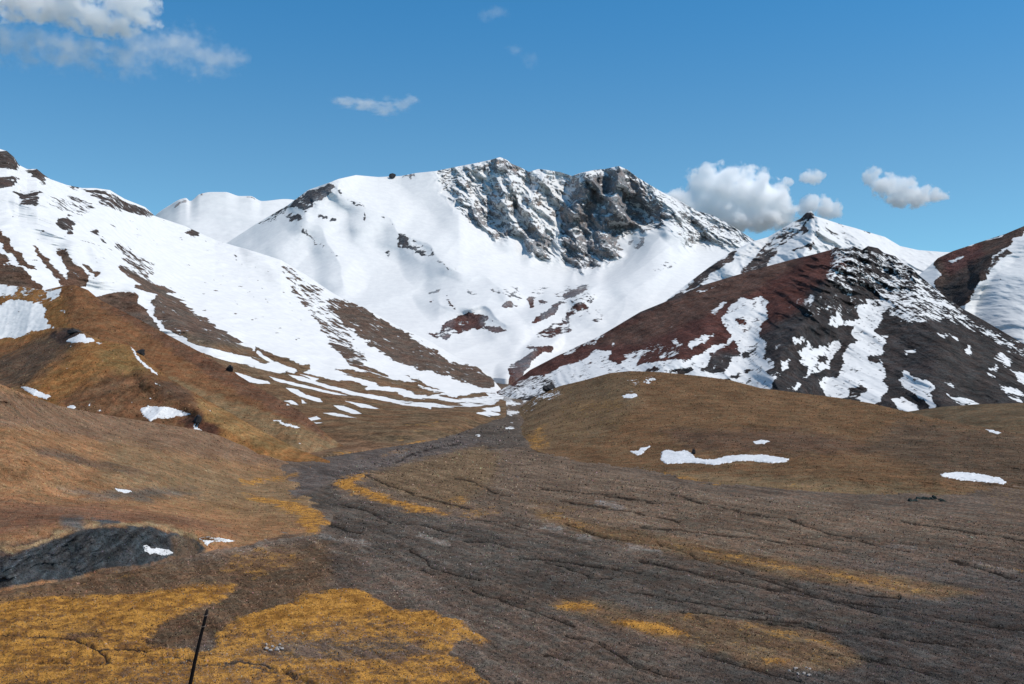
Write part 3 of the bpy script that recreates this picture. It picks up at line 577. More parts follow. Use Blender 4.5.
# ---- right-hand brown hills
M_rhill = ground_mat('brown_turf', 13, 1.0, 1.1, grain=.42, rot=math.radians(20), stretch=(1.3, .8, 1), gold_amp=1.2)
def f_rback(px, py, x, y, z, nz):
    s, g, r = blank(px, -7, (.12, .085, .052)); k = fbm(x / 30, y / 40, 53, 5)[..., None]; r *= (1 + .6 * k); return s, g, r
layer('hill', 880, 1250, ['880,430,1250 905,412,1250 940,407,1230 980,404,1200 1024,403,1180 1100,398,1150 1250,390,1100', '880,440,1100 1000,422,1050 1250,420,950', '880,455,900 1250,470,800'], M_rhill, f_rback, back=(120, .2),
      relief=lambda PX, PY, X, Y, Z, t: -15 * (ridged(X / 60, Y / 90, 161, 4) - .35) * (.2 + t))
def rhill_relief(PX, PY, X, Y, Z, t):
    return -26 * (ridged((X - .2 * Y) / 110, (Y) / 300, 171, 4, .45) - .35) * np.minimum(1, 3 * (1 - t)) * (.35 + t) - 4.5 * np.minimum(1, .1 + 4 * (1 - t)) * (ridged((X + .5 * Y) / 22, (Y - .4 * X) / 90, 181, 5, .55) - .35) + 1.2 * fbm(X / 7, Y / 9, 6, 4)
def f_rhill(px, py, x, y, z, nz):
    s, g, r = blank(px, -7, EARTH); a, b = warp(px, py, x, y, 20, 3, 8)
    paint(r, a, b, '515,400 560,385 630,372 640,400 600,440 530,450 510,440', (.15, .10, .058), 20)
    paint(r, a, b, '660,430 800,430 900,450 800,455 690,450', (.115, .070, .045), 12)
    paint(r, a, b, '900,420 1100,440 1100,500 960,480 860,450', (.105, .070, .046), 20)
    paint(r, a, b, '640,470 760,475 900,485 1024,505 1100,520 860,508 700,488', (.17, .115, .065), 10)
    paint(r, a, b, '500,448 545,455 600,467 580,463 530,457', (.06, .045, .036), 3)
    k = fbm(x / 26, y / 50, 54, 5)[..., None]; r *= (1 + .5 * k)
    k = fbm((x * .9 - y * .25) / 40, (y + x * .3) / 8, 56, 5, .6)[..., None]; r *= (1 + .45 * k)
    for q, v in (('515,450 522,436 540,425 565,415 560,430 545,450 530,455', -.15), ('560,400 620,395 640,420 580,440 540,440', -1.05), ('640,469 667,471 712,482 749,489 740,492 690,486 655,478', .2), ('560,408 600,398 640,402 600,412', -.7),
                 ('700,478 800,480 860,495 800,492', -.9), ('640,478 600,470 660,484 700,489', -.3)):
        paint(g, a, b, q, v, 6)
    for q, v in (('644,384 655,381 656,378 650,376 643,380', .8), ('629,381 642,380 640,384 632,386', .9), ('619,392 637,391 632,394', .5), ('632,396 640,394 640,397', .4), ('629,387 642,385 637,389', .6), ('531,449 545,447 540,451', -.5),
                 ('523,396 540,393 562,392 562,396 545,399 535,398', .8), ('520,403 540,400 536,405', .4), ('537,389 560,388 555,391', .6), ('517,412 535,408 530,413', .3), ('550,372 570,375 575,380 556,383', .3)):
        paint(s, a, b, q, v, 1.6)
    return s, g, r
layer('hill', 508, 1300, ['508,418,1500 520,408,1560 535,396,1600 560,386,1560 585,380,1500 610,373,1420 630,371,1380 660,372,1330 700,376,1280 730,380,1240 760,388,1200 800,393,1150 840,398,1100 870,403,1050 900,410,1000 930,417,960 970,425,900 1024,434,850 1120,450,800 1300,470,740',
    '508,426,1300 560,408,1250 630,398,1130 700,403,1050 800,418,950 900,435,850 1024,455,720 1300,490,600', '508,433,1100 560,430,1000 630,435,880 700,443,790 800,455,700 900,470,640 1024,488,570 1300,520,490',
    '508,436,1035 520,441,970 535,450,850 565,459,770 600,467,706 650,478,640 700,487,585 760,492,560 800,498,535 900,510,490 1024,522,455 1120,532,430 1300,548,400'], M_rhill, f_rhill, key='RH', back=(250, .2), relief=rhill_relief, dens=1.6, foot=5)

# ---- valley floor: gravel fan with golden moss
M_floor = ground_mat('gravel_fan', 7.5, 1.0, 1.1, grain=.5, rot=math.radians(-60), stretch=(2.2, 1.0, 1), speck=1.0, gold_amp=1.0)
def floor_z(Y):
    return pchip([0, 150, 290, 520, 850, 1300, 1900, 2500, 3600], [-65, -65, -64, -62.6, -60, -52, -38, -14, 30], Y)
CUTS = (('256,494 300,501 340,503 366,510 381,517 391,522 420,524 443,531 470,536', 1.0, 1.6), ('476,518 505,522 530,528', .9, 1.2), ('463,541 490,541 508,547', .8, 1.0),
        ('565,522 585,530 597,534 625,538 657,541 660,545 690,553 697,558 725,566 745,572 768,577 800,586 850,592 900,597', 1.0, 1.6), ('410,551 425,557 430,567 455,573 480,580', .9, 1.0), ('420,569 433,574', 1.2, 1.0),
        ('545,562 575,570 590,577 612,578', .9, 1.0), ('566,634 590,640 610,648 624,656 634,664 655,670 680,676', 1.4, 1.0), ('545,653 560,656 570,656', 1.6, .8), ('670,494 700,502 735,510 768,517', .9, 1.0),
        ('788,518 810,526 835,534 850,537', 1.3, 1.0), ('858,540 880,545 910,551', 1.1, .9), ('0,635 30,638 75,640 95,648 105,655 108,662', 1.3, 1.4), ('-40,660 80,663 160,661 192,664 225,666 256,669 285,674 300,680 320,690', 1.6, 1.8),
        ('460,443 430,449 408,455 396,462', .6, 1.6), ('768,588 800,594 860,603 900,609 960,620 1024,630', 1.0, 1.2), ('740,573 780,584 830,600 880,612', .8, 1.0), ('768,621 800,625 850,632 920,640 960,645 1000,648', 1.2, 1.2),
        ('640,560 680,568 720,580 790,590', .7, .9), ('520,558 560,561 600,566 640,572', .7, .9), ('330,525 350,531 360,533', 1, 1), ('320,518 335,524 347,530', 1., 1.3), ('630,592 670,598 720,606 780,614', .8, .8), ('680,610 740,616 800,622', .8, .9),
        ('200,540 240,535 256,532', .9, 1.2), ('97,649 125,648 145,650', 1.6, 1.1), ('160,657 175,656 192,660', 1.4, 1.2), ('225,664 240,663 270,668', 1.4, 1.), ('860,655 900,665 940,675', 1.2, .8), ('820,650 870,660', 1, .7),
        ('700,655 760,668 800,680', 1.1, .7), ('500,600 540,612 575,626', .9, .7), ('470,590 500,598', .9, .7), ('640,526 700,533 760,540 830,548', .7, .8), ('560,500 620,510 680,522', .6, .7), ('540,488 600,494 660,503', .6, .7),
        ('365,474 390,486 430,499 470,509', .5, .8), ('455,478 475,482 490,490 510,496', .6, 1.), ('900,520 960,530 1024,540', .7, .8), ('950,560 990,570 1024,580', 1., 1.))
def floor_layer():
    px = np.concatenate([np.linspace(-1400, -64, 120), np.arange(-60, 1090, 1.0), np.linspace(1094, 2400, 120)])
    ys = list(np.arange(720, 560, -.8)) + list(np.arange(560, 440, -.7)) + list(np.arange(440, 396, -.5)) 
    Yt = np.geomspace(130, 3500, 4000); pt = HY - floor_z(Yt) / Yt * F
    Yr = np.interp(ys, pt[::-1], Yt[::-1]); Yr = np.concatenate([Yr, np.linspace(Yr[-1] + 30, 3500, 30)])
    PX, Y = np.meshgrid(px, Yr); X = (PX - HX) / F * Y; Z0 = floor_z(Y); PY = HY - Z0 / Y * F
    fx, fy = .5, -.866; U = X * fx + Y * fy; V = X * .866 + Y * .5         # along / across the flow
    wv = V + 6 * fbm(U / 60, V / 25, 201, 4)
    rill = ridged(U / 75, wv / 9, 211, 5, .6); rill2 = ridged(U / 30, wv / 2.6, 221, 4, .6)
    goldz = np.full(PX.shape, -3.0); a, b = warp(PX, PY, X, Y, 12, 2.0, 9)
    a2, b2 = warp(PX, PY, X, Y, 3.5, .6, 12)
    a = a + (a2 - PX); b = b + (b2 - PY) * .8
    for q, v in (('-220,600 0,600 60,592 95,594 130,595 180,584 240,581 236,592 222,602 205,610 180,621 166,628 150,640 200,650 300,665 330,720 -220,720', .55), ('-220,605 0,604 50,598 110,598 190,588 230,585 215,600 170,618 100,625 60,610 0,622 -220,625', 1.0),
                 ('0,640 60,644 110,655 190,652 260,660 290,668 260,664 100,660 0,658', .7), ('215,630 230,618 256,613 281,606 303,597 331,589 356,587 373,594 393,609 431,611 466,624 495,642 480,650 460,642 452,655 471,662 492,680 500,720 200,720', .5),
                 ('240,618 281,606 303,597 331,589 356,587 373,594 393,609 431,611 466,624 440,630 400,622 370,612 330,618 290,625 240,630', 1.5), ('300,700 380,672 460,660 480,680 480,700', .5), ('350,640 400,638 440,650 400,660 300,662 250,650 300,640', -.5),
                 ('60,634 90,630 100,636 75,640', -.7), ('160,632 190,612 240,600 256,598 250,608 215,618 190,640 170,645', -1.8), ('330,484 340,477 368,470 372,476 356,483 375,489 395,497 420,504 450,511 452,517 415,515 380,504 350,494 335,489', 1.3),
                 ('368,470 420,452 475,442 500,455 495,480 470,500 450,510 400,496 378,486', -1.1), ('378,454 396,450 418,448 408,452 383,457', .9), ('353,459 366,455 364,459', .6), ('451,501 460,498 469,501 462,505', .9), ('455,512 470,512 488,516 470,518', .7), ('440,500 500,505 505,518 470,520', -.4),
                 ('256,545 300,550 312,560 290,570 256,580 210,575 230,552', -.35), ('256,560 320,535 300,548 240,560', -.4), ('530,508 557,512 587,523 624,531 662,536 700,544 724,551 768,559 798,566 868,575 943,587 982,591 943,597 893,594 843,584 793,575 760,569 700,556 640,545 587,532 540,518', -.7),
                 ('690,547 768,560 868,575 920,585 868,584 790,572 720,558', -.15), ('540,512 560,513 590,524 580,525', .4), ('500,490 560,500 660,520 640,530 540,512', -.75), ('552,604 560,596 604,600 640,612 700,612 768,622 828,634 868,660 830,672 760,668 700,650 640,636 600,622 565,612', -1.0),
                 ('552,604 572,601 592,604 600,609 572,612', 1.1), ('612,622 624,618 652,623 686,632 662,635 632,630', 1.3), ('683,613 691,612 692,616 684,616', 1.2), ('707,617 727,616 768,625 800,632 790,636 757,630 724,623', -.2), ('768,640 830,650 863,662 820,662 780,652', -.7), ('764,660 780,659 795,662 780,664', 1.3),
                 ('810,636 840,646 830,648', .3), ('960,560 1000,563 1024,566 1100,575 1024,574 985,570', -.2), ('1000,556 1030,550 1100,550 1100,565', -.1), ('515,600 550,592 560,600 530,606', -.6), ('512,515 550,520 600,540 560,530', -.6), ('270,598 300,590 320,588 300,598', .2),
                 ('-220,590 0,594 130,572 240,548 240,552 130,578 0,602 -220,604', -.2), ('960,470 1300,500 1300,540 1000,522', -.9), ('240,484 256,476 300,470 300,478 262,486', .6)):
        paint(goldz, a, b, q, v, 9)
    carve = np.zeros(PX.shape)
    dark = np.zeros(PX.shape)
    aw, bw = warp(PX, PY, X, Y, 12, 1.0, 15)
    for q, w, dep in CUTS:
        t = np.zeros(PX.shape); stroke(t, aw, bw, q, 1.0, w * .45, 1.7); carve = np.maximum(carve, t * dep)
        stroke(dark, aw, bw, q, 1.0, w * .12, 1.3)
    Z = Z0 + .9 * fbm(X / 60, Y / 60, 231, 4) + (rill - .4) * .55 + (rill2 - .4) * .35 + .55 * ((goldz + .2) / 1.2).clip(0, 1) * (1 + fbm(X / 2.5, Y / 2.5, 241, 4)) - .55 * carve
    pos = np.stack([X, Y, Z], -1)
    r = np.broadcast_to(np.array(GRAVEL), PX.shape + (3,)).copy()
    paint(r, a, b, '360,480 430,450 520,440 700,490 1100,530 1100,575 760,560 600,528 480,508', (.165, .116, .082), 30)
    paint(r, a, b, '340,500 440,520 560,530 700,560 1100,610 1100,760 400,760 480,600', (.115, .087, .068), 40)
    paint(r, a, b, '860,560 1300,560 1300,760 620,760 700,680', (.082, .068, .060), 120)  # soft corner falloff painted in: gravel darkens towards the lower right
    paint(r, a, b, '300,470 330,455 400,445 470,430 500,412 515,412 530,447 500,450 440,450 360,475 330,482 345,500 450,520 560,545 700,580 900,620 700,640 500,580 380,560 330,530 322,512 296,500 256,496 256,488 290,480', (.102, .082, .067), 7)
    paint(r, a, b, '368,470 420,452 475,442 500,455 495,480 470,500 450,510 400,496 378,486', (.175, .118, .072), 14)
    paint(r, a, b, '530,508 587,521 662,534 724,549 798,562 868,571 943,583 982,591 943,600 843,587 760,572 640,547 540,520', (.165, .105, .06), 9)
    paint(r, a, b, '552,604 560,596 604,600 640,612 700,612 768,622 828,634 868,660 830,672 760,668 700,650 640,636 600,622 565,612', (.15, .10, .062), 9)
    paint(r, a, b, '290,470 340,455 460,435 500,440 400,465 330,480 300,500 256,494', (.118, .096, .085), 8)
    paint(r, a, b, '-220,580 200,560 330,540 330,590 200,640 0,720 -220,720', (.14, .088, .054), 20)
    paint(r, a, b, '-60,672 0,676 80,680 130,700 -60,720', (.05, .045, .045), 8)
    for q, w in (('596,502 605,503 622,506', 1.2), ('545,526 560,529', 1.2), ('578,535 590,537', 1.2), ('628,545 660,551', .8), ('880,545 900,547 915,548', .7), ('973,562 993,567 1015,572', 1.0), ('320,535 340,540 370,545', 1.2), ('420,536 450,545', 1)):
        stroke(r, a, b, q, (.20, .165, .14), w, 2.5)
    k = fbm(X / 40, Y / 70, 57, 5)[..., None]; r *= (1 + .4 * k)
    r *= (.74 + .6 * rill[..., None]).clip(.5, 1.4) * (.8 + .45 * rill2[..., None])
    lnz = ((rill < .13) * 1.0)
    r *= (1 - .78 * dark[..., None])  # damp gravel and bank shade painted dark along the cuts
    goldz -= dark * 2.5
    s = np.full(PX.shape, -7.0)
    for q, v in (('497,388 512,392 514,402 505,408 498,402', .1), ('485,406 503,403 505,412 494,412', .9), ('505,408 515,410 512,418 506,414', .4), ('520,396 530,400 524,404', .5), ('475,434 480,433 482,436 478,438', 1.4), ('503,429 508,426 516,427 512,430', 1.4), ('498,404 512,401 526,403 514,406', 1.2), ('505,413 520,410 523,413 510,415', .9), ('510,397 530,394 540,396 520,400', .8), ('515,419 522,418 520,421', .8), ('490,418 498,417 500,420 492,420', .9), ('508,422 515,421 513,424', .8),
                 ('500,396 520,388 530,392 515,400', .2), ('518,426 524,427 520,429', .4), ('344,449 350,449 349,451 344,451', 1.), ('318,451 328,451 326,453 319,453', 1.)):
        paint(s, (a + PX) / 2, (b + PY) / 2, q, v, 1.5)
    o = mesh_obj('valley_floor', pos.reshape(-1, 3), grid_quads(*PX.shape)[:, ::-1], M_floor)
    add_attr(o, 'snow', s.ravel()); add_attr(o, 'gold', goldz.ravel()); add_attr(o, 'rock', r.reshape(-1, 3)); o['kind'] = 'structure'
    LAYERS['floor'] = (px, PY[::-1], pos[::-1]); TINTS['floor'] = (r[::-1], goldz[::-1])
floor_layer()
# names: every mountain and hill keeps Blender's own suffix
M_plain = simple_mat('plain_earth', (.11, .08, .06), .3, .02)
def sheet(name, x0, x1, y0, y1, n, zf, mat):
    xs = np.linspace(x0, x1, n); ys = np.linspace(y0, y1, n); X, Y = np.meshgrid(xs, ys)
    o = mesh_obj(name, np.stack([X, Y, zf(X, Y)], -1).reshape(-1, 3), grid_quads(n, n)[:, ::-1], mat); o['kind'] = 'structure'; return o
sheet('ground', -30000, 30000, -30000, 30000, 120, lambda X, Y: -75 + 0 * X, M_plain)
def bank_z(X, Y):
    return np.interp(Y, [-200, -3, 0, 18, 60, 180, 200], [-2.2, -1.8, -1.7, -6.25, -24, -72, -80]) + .12 * fbm(X / 3, Y / 3, 301, 4)
sheet('embankment', -260, 260, -120, 195, 260, bank_z, simple_mat('bank_earth', (.10, .075, .055), .5, .8, bump=.1))

# ---- lone leaning post at the edge of the bank
def tube(pts, radii, n=14, wob=0.0, seed=0):
    rs = np.random.RandomState(seed); v = []; pts = np.array(pts, float)
    for i, p in enumerate(pts):
        d = pts[min(i + 1, len(pts) - 1)] - pts[max(i - 1, 0)]; d /= np.linalg.norm(d)
        a = np.cross(d, [0, 1, 0]); a /= np.linalg.norm(a); b = np.cross(d, a)
        for k in range(n):
            t = 2 * math.pi * k / n; r = radii[i] * (1 + wob * rs.randn() * .5)
            v.append(p + r * (math.cos(t) * a + math.sin(t) * b))
    q = [(i * n + k, i * n + (k + 1) % n, (i + 1) * n + (k + 1) % n, (i + 1) * n + k) for i in range(len(pts) - 1) for k in range(n)]
    c0 = len(v); v.append(pts[0]); v.append(pts[-1])
    m = len(pts) - 1
    q += [(c0, (k + 1) % n, k, c0) for k in range(0)]
    return v, q, n, m, c0
def capped(name, pts, radii, mat, parent=None, n=14, wob=0.0, seed=0):
    v, q, n, m, c0 = tube(pts, radii, n, wob, seed)
    faces = [tuple(f) for f in q] + [(c0, (k + 1) % n, k) for k in range(n)] + [(c0 + 1, m * n + k, m * n + (k + 1) % n) for k in range(n)]
    me = bpy.data.meshes.new(name); me.from_pydata([tuple(p) for p in v], [], faces); me.update()
    for p in me.polygons: p.use_smooth = True
    me.materials.append(mat); o = bpy.data.objects.new(name, me); C.objects.link(o)
    if parent: o.parent = parent
    return o
YP = 16.0
def ray(px, py, Y): return np.array([(px - HX) / F * Y, Y, (HY - py) / F * Y])
top = ray(207.0, 609.5, YP); bot = ray(190.2, 684, YP); ax = (top - bot) / np.linalg.norm(top - bot)
L0 = 1.9
base = top - ax * L0
root = bpy.data.objects.new('fence_post', None); C.objects.link(root); root.location = tuple(base)
root['label'] = 'thin dark weathered post leaning sideways in front of the golden moss'; root['category'] = 'post'
M_post = simple_mat('weathered_post', (.012, .008, .007), .5, 14, .8, .004); M_wire = simple_mat('dull_wire', (.20, .15, .12), .3, 30, .6)
ts = np.linspace(-.25, L0, 16)
pp = [ax * t + np.array([.006 * math.sin(t * 4), .004 * math.cos(t * 3), 0]) for t in ts]
capped('pole', pp, [.034 - .010 * (i / 15) for i in range(15)] + [.021], M_post, root, wob=.06, seed=3)
for t in (L0 - .09, L0 - .27):
    c = ax * t; loop = [c + .033 * np.array([math.cos(q), math.sin(q), .25 * math.sin(q)]) for q in np.linspace(0, 2 * math.pi, 17)]
    capped('wire_tie', loop, [.0045] * 17, M_wire, root, 6)

# ---- lying snow patches: real lenses of snow on the slopes
M_snow = bpy.data.materials.new('old_snow'); n = N(nt(M_snow)); pos_ = n.new('ShaderNodeTexCoord').outputs['Object']
f1 = n.noise(pos_, .35, 7, .6); cc = n.mix(n.ramp(f1, .35, .7), (.60, .59, .58), (.74, .73, .72)); bs = n.new('ShaderNodeBsdfPrincipled'); n.link(cc, bs.inputs['Base Color'])
bs.inputs['Roughness'].default_value = .8; bp = n.new('ShaderNodeBump'); bp.inputs['Distance'].default_value = .5; n.link(f1, bp.inputs['Height']); n.link(bp.outputs[0], bs.inputs['Normal'])
oo = n.new('ShaderNodeOutputMaterial'); n.link(bs.outputs[0], oo.inputs[0])
def snow_patch(layer_name, s, label, thick=.8, seed=0, group=None):
    thick *= .5
    pts = P(s); xs = [p[0] for p in pts]; ys = [p[1] for p in pts]; st = .35
    gx, gy = np.meshgrid(np.arange(min(xs) - 3, max(xs) + 3, st), np.arange(min(ys) - 2.5, max(ys) + 2.5, st * .6))
    p = on_layer(layer_name, gx.ravel(), gy.ravel()).reshape(gx.shape + (3,))
    wx = gx + 1.3 * fbm(gx / 4, gy / 2, seed, 4, .65) * 2; wy = gy + .7 * fbm(gx / 4 + 30, gy / 2, seed + 7, 4, .65) * 2
    sd = poly_sd(wx, wy, pts)
    pxm = p[..., 1] / F
    k = (sd * pxm / (thick * 1.2)).clip(-1.2, 1)
    h = np.where(k > 0, thick * np.sqrt(1 - (1 - k.clip(0, 1)) ** 2), k * thick * .8)
    p[..., 2] += h + .12 * thick * fbm(gx / 3, gy / 2, seed + 3, 3) * (k > 0)
    keep = sd > -1.1; q = grid_quads(*gx.shape)[:, ::-1]
    q = q[keep.ravel()[q].all(1)]
    used = np.unique(q); mp = np.full(gx.size, -1); mp[used] = np.arange(len(used))
    v = p.reshape(-1, 3)[used]; c = v.mean(0)
    o = mesh_obj('snow_patch', v - c, mp[q], M_snow); o.location = tuple(c)
    o['label'] = label; o['category'] = 'snow patch'; o['group'] = 'old snow patches on the brown slopes'
    return o
SNOWS = [
 ('RH', '661,452 668,450 676,452 685,450 691,453 695,458 705,460 717,459 728,456 742,455 765,455 789,459 786,462 770,463 752,461 738,461 728,463 714,465 700,463 684,463 668,464 661,461', 'long curved snow bank at the foot of the right brown hill', 1.1),
 ('RH', '940,474 955,472 970,473 984,475 1000,478 1006,482 1004,484 985,482 960,480 944,477', 'flat pointed snow patch above the dark green bush', 1.0),
 ('RH', '629,451 637,451 641,448 650,446 646,450 642,454 638,455', 'small forked snow patch just left of the long curved snow bank', .6),
 ('RH', '753,442 760,440 770,441 764,444 756,444', 'tiny snow sliver above the long curved snow bank', .5),
 ('RH', '622,396 626,394 637,394 638,396 632,398 624,398', 'oval snow patch high on the rounded brown hill beside the valley mouth', .7),
 ('RH', '985,429 992,430 1002,433 998,434 990,432', 'thin snow sliver high on the right brown hill near the crest', .7),
 ('NL', '114,488 120,489 128,490 132,492 126,493 118,491', 'lone lens of snow on the smooth near left slope', .35),
 ('NL', '143,546 147,545 151,549 156,548 163,549 169,550 173,553 168,555 160,555 155,553 151,554 145,551', 'forked snow patch lying in the black scarp', .4),
 ('NL', '200,538 208,537 214,538 222,538 234,541 226,542 216,541 210,543 207,546 204,542', 'bent snow patch at the end of the black scarp', .35),
 ('HB', '140,409 148,406 158,407 168,407 178,410 190,414 184,416 176,416 168,419 160,418 150,421 144,416', 'largest snow patch on the lower face of the ochre knoll', .9),
 ('HB', '21,387 26,387 34,389 44,394 51,396 46,399 36,396 28,392', 'elongated snow patch under the shaded left end of the ochre knoll', .8),
 ('HB', '66,408 70,405 75,406 75,410 70,411', 'small square snow patch beside the four slivers under the ochre knoll', .6),
 ('HB', '194,424 197,423 198,428 202,431 202,433 194,433', 'upright snow patch in the dark hollow at the tip of the ochre knoll', .6),
 ('HB', '66,341 70,338 75,337 79,334 84,334 86,338 92,338 94,341 88,343 80,342 72,343', 'snow cap just under the rocky crest of the ochre knoll', .9),
 ('HB', '131,347 134,350 138,357 146,365 155,371 158,375 152,372 142,364 136,358', 'narrow snow stripe running down the edge of the ochre knoll', .8)]
for i, (ly, s, lab, th) in enumerate(SNOWS): snow_patch(ly, s, lab, th, seed=400 + i)

# ---- rocks
def rock_mesh(seed, sub=3, flat=.7, jag=.35):
    import bmesh
    bm = bmesh.new(); bmesh.ops.create_icosphere(bm, subdivisions=sub, radius=1)
    co = np.array([v.co[:] for v in bm.verts])
    d = 1 + jag * fbm(co[:, 0] * 1.3 + seed, co[:, 1] * 1.3 + co[:, 2], seed, 4, .6) * 2 + jag * .8 * (ridged(co[:, 0] + co[:, 2], co[:, 1] + seed, seed + 1, 3) - .4)
    rs = np.random.RandomState(seed)
    for _ in range(9):     # broken faces
        nrm = rs.randn(3); nrm /= np.linalg.norm(nrm); cut = .62 + .25 * rs.rand(); pr = (co * d[:, None]) @ nrm
        over = pr > cut; d[over] *= (cut / pr[over])
    for v, k, c in zip(bm.verts, d, co): v.co = (c[0] * k, c[1] * k, c[2] * k * flat)
    me = bpy.data.meshes.new('rock'); bm.to_mesh(me); bm.free(); return me
M_drock = simple_mat('dark_rock', (.035, .033, .034), .5, .35, .9, .5); M_prock = simple_mat('pale_stone', (.34, .30, .27), .35, 1.2, .85, .1)
M_brock = simple_mat('brown_rock', (.10, .07, .055), .5, .3, .9, .6); M_green = simple_mat('dark_scrub', (.030, .040, .034), .5, .8, .95, .4)
def rock(name, layer_name, px, py, wpx, hpx, mat, label, cat, seed, group=None, sink=.25, sub=3, jag=.35):
    p = on_layer(layer_name, [px], [py])[0]; m = p[1] / F
    me = rock_mesh(seed, sub, 1.0, jag); me.materials.append(mat)
    o = bpy.data.objects.new(name, me); C.objects.link(o)
    o.location = (p[0], p[1], p[2] + hpx * m * (.5 - sink)); o.scale = (wpx * m / 2, wpx * m / 2 * .8, hpx * m * .6); o.rotation_euler = (0, 0, seed * 1.7)
    o['label'] = label; o['category'] = cat
    if group: o['group'] = group
    return o
rock('rock_outcrop', 'MASSIF', 392, 178.5, 8, 5.5, M_drock, 'tiny rock tower standing on the snowy skyline ridge', 'rock outcrop', 11, sink=.1)
rock('boulder', 'HA', 230, 371, 9, 8, M_drock, 'dark boulder beside the snow stripes below the ochre hill', 'boulder', 12)
rock('boulder', 'HB', 140, 354, 10, 6, M_drock, 'black crag on the edge of the ochre knoll above the snow stripe', 'boulder', 13)
rock('boulder', 'HB', 198, 422, 10, 8, M_drock, 'dark rock above the upright snow patch in the hollow', 'boulder', 14)
rock('boulder', 'HB', 74, 333, 14, 5, M_drock, 'black rock band on top of the ochre knoll above the snow cap', 'boulder', 15)
rock('boulder', 'RH', 693.5, 454, 5, 6, M_drock, 'dark boulder poking out behind the long curved snow bank', 'boulder', 16)
rock('boulder', 'RH', 548, 389, 16, 8, M_drock, 'low black outcrop at the mouth of the snowy valley', 'boulder', 17)
rs = np.random.RandomState(5)
for i in range(9):
    rock('shrub', 'RH', 910 + i * 4.0 + rs.rand() * 2, 501 + rs.rand() * 2.5 - (abs(i - 4) < 3), 7 + 3 * rs.rand(), 3.5 + 2 * rs.rand(), M_green, 'low dark green shrub in the clump under the pointed snow patch', 'shrub', 30 + i, 'dark shrubs in one clump', sub=3, jag=.5)
for i in range(11):
    rock('pale_stone', 'floor', 266 + rs.rand() * 17, 645 + rs.rand() * 7, 2.5 + 3 * rs.rand(), 2 + 1.5 * rs.rand(), M_prock, 'pale grey stone in the small heap on the golden moss', 'stone', 50 + i, 'pale stones heaped on the golden moss', sub=2)
for i in range(12):
    rock('pale_stone', 'floor', 787 + rs.rand() * 24, 668 + rs.rand() * 8, 2 + 3.2 * rs.rand(), 1.6 + 1.3 * rs.rand(), M_prock, 'pale grey stone in the scatter at the bottom of the gravel', 'stone', 70 + i, 'pale stones scattered near the picture bottom', sub=2)

# ---- clods, pebbles and tussocks that roughen the ground: beyond counting
def litter(name, label, layer_name, count, x0, x1, y0, y1, keep, size, seed, flat=1.1, lo=.3, hi=1.9, clump=14):
    rs = np.random.RandomState(seed)
    px = rs.uniform(x0, x1, count); py = rs.uniform(y0, y1, count)
    d = fbm(px / clump, py / (clump * .3), seed, 4) + .45 * rs.randn(count) > -.05
    d &= keep(px, py); px, py = px[d], py[d]
    LX, LP, pos = LAYERS[layer_name]; rock, gold = TINTS[layer_name]
    ci = np.clip(np.round(np.interp(px, LX, np.arange(len(LX)))).astype(int), 0, len(LX) - 1)
    cols = LP[:, ci]; ri = np.clip((cols < py[None]).sum(0), 0, LP.shape[0] - 1)
    ok = (cols[0] < py) & (cols[-1] > py); px, py, ci, ri = px[ok], py[ok], ci[ok], ri[ok]
    p = on_layer(layer_name, px, py); m = len(p)
    sz = size * (.55 + .9 * rs.rand(m) ** 2.5) * p[:, 1] / F
    ang = rs.rand(m, 1) * 6.28 + np.arange(4)[None] * 1.571 + .5 * rs.randn(m, 4)
    rad = sz[:, None] * (.6 + .8 * rs.rand(m, 4))
    v = np.zeros((m, 5, 3)); v[:, :4, 0] = np.cos(ang) * rad; v[:, :4, 1] = np.sin(ang) * rad; v[:, :4, 2] = -.35 * sz[:, None]
    v[:, 4, 0] = sz * .5 * rs.randn(m) * .5; v[:, 4, 2] = sz * flat * (.6 + .8 * rs.rand(m)); v += p[:, None]
    fc = np.array([(0, 1, 4), (1, 2, 4), (2, 3, 4), (3, 0, 4)]); f = (fc[None] + 5 * np.arange(m)[:, None, None]).reshape(-1, 3)
    c = rock[ri, ci] * (lo + (hi - lo) * rs.rand(m, 1) ** 1.8) * (1 + .10 * rs.randn(m, 3))
    g = (gold[ri, ci] + .8 * rs.randn(m) > .9)[:, None]
    c = np.where(g, np.array((.34, .165, .035)) * (.35 + .95 * rs.rand(m, 1)), c).clip(.008, .5)
    o = mesh_obj(name, v.reshape(-1, 3), f, M_litter, smooth=False)
    add_attr(o, 'tint', np.repeat(c, 5, 0)); o['kind'] = 'stuff'; o['label'] = label
M_litter = bpy.data.materials.new('clods_and_stones'); n = N(nt(M_litter)); b = n.new('ShaderNodeBsdfPrincipled'); n.link(n.attr('tint').outputs['Color'], b.inputs['Base Color'])
b.inputs['Roughness'].default_value = .95; b.inputs['Specular IOR Level'].default_value = .05; q = n.new('ShaderNodeOutputMaterial'); n.link(b.outputs[0], q.inputs[0])
floor_top = lambda x: np.interp(x, [-60, 0, 100, 210, 330, 331, 400, 500, 531, 600, 700, 800, 1024, 1090], [600, 598, 578, 552, 534, 470, 448, 420, 452, 470, 490, 501, 525, 532])
litter('loose_stones', 'small loose stones and clods strewn over the grey gravel fan', 'floor', 190000, -40, 1070, 425, 692, lambda x, y: y > floor_top(x), .78, 8, lo=.16, hi=3.6)
litter('dry_tussocks', 'low dry tussocks roughening the brown hill on the right', 'RH', 70000, 515, 1070, 372, 530, lambda x, y: x > 0, .62, 9, lo=.4, hi=2.6)
litter('dry_tussocks', 'low dry tussocks and stones roughening the near left slope', 'NL', 70000, -40, 330, 386, 590, lambda x, y: x > -99, .62, 10, lo=.4, hi=2.4)
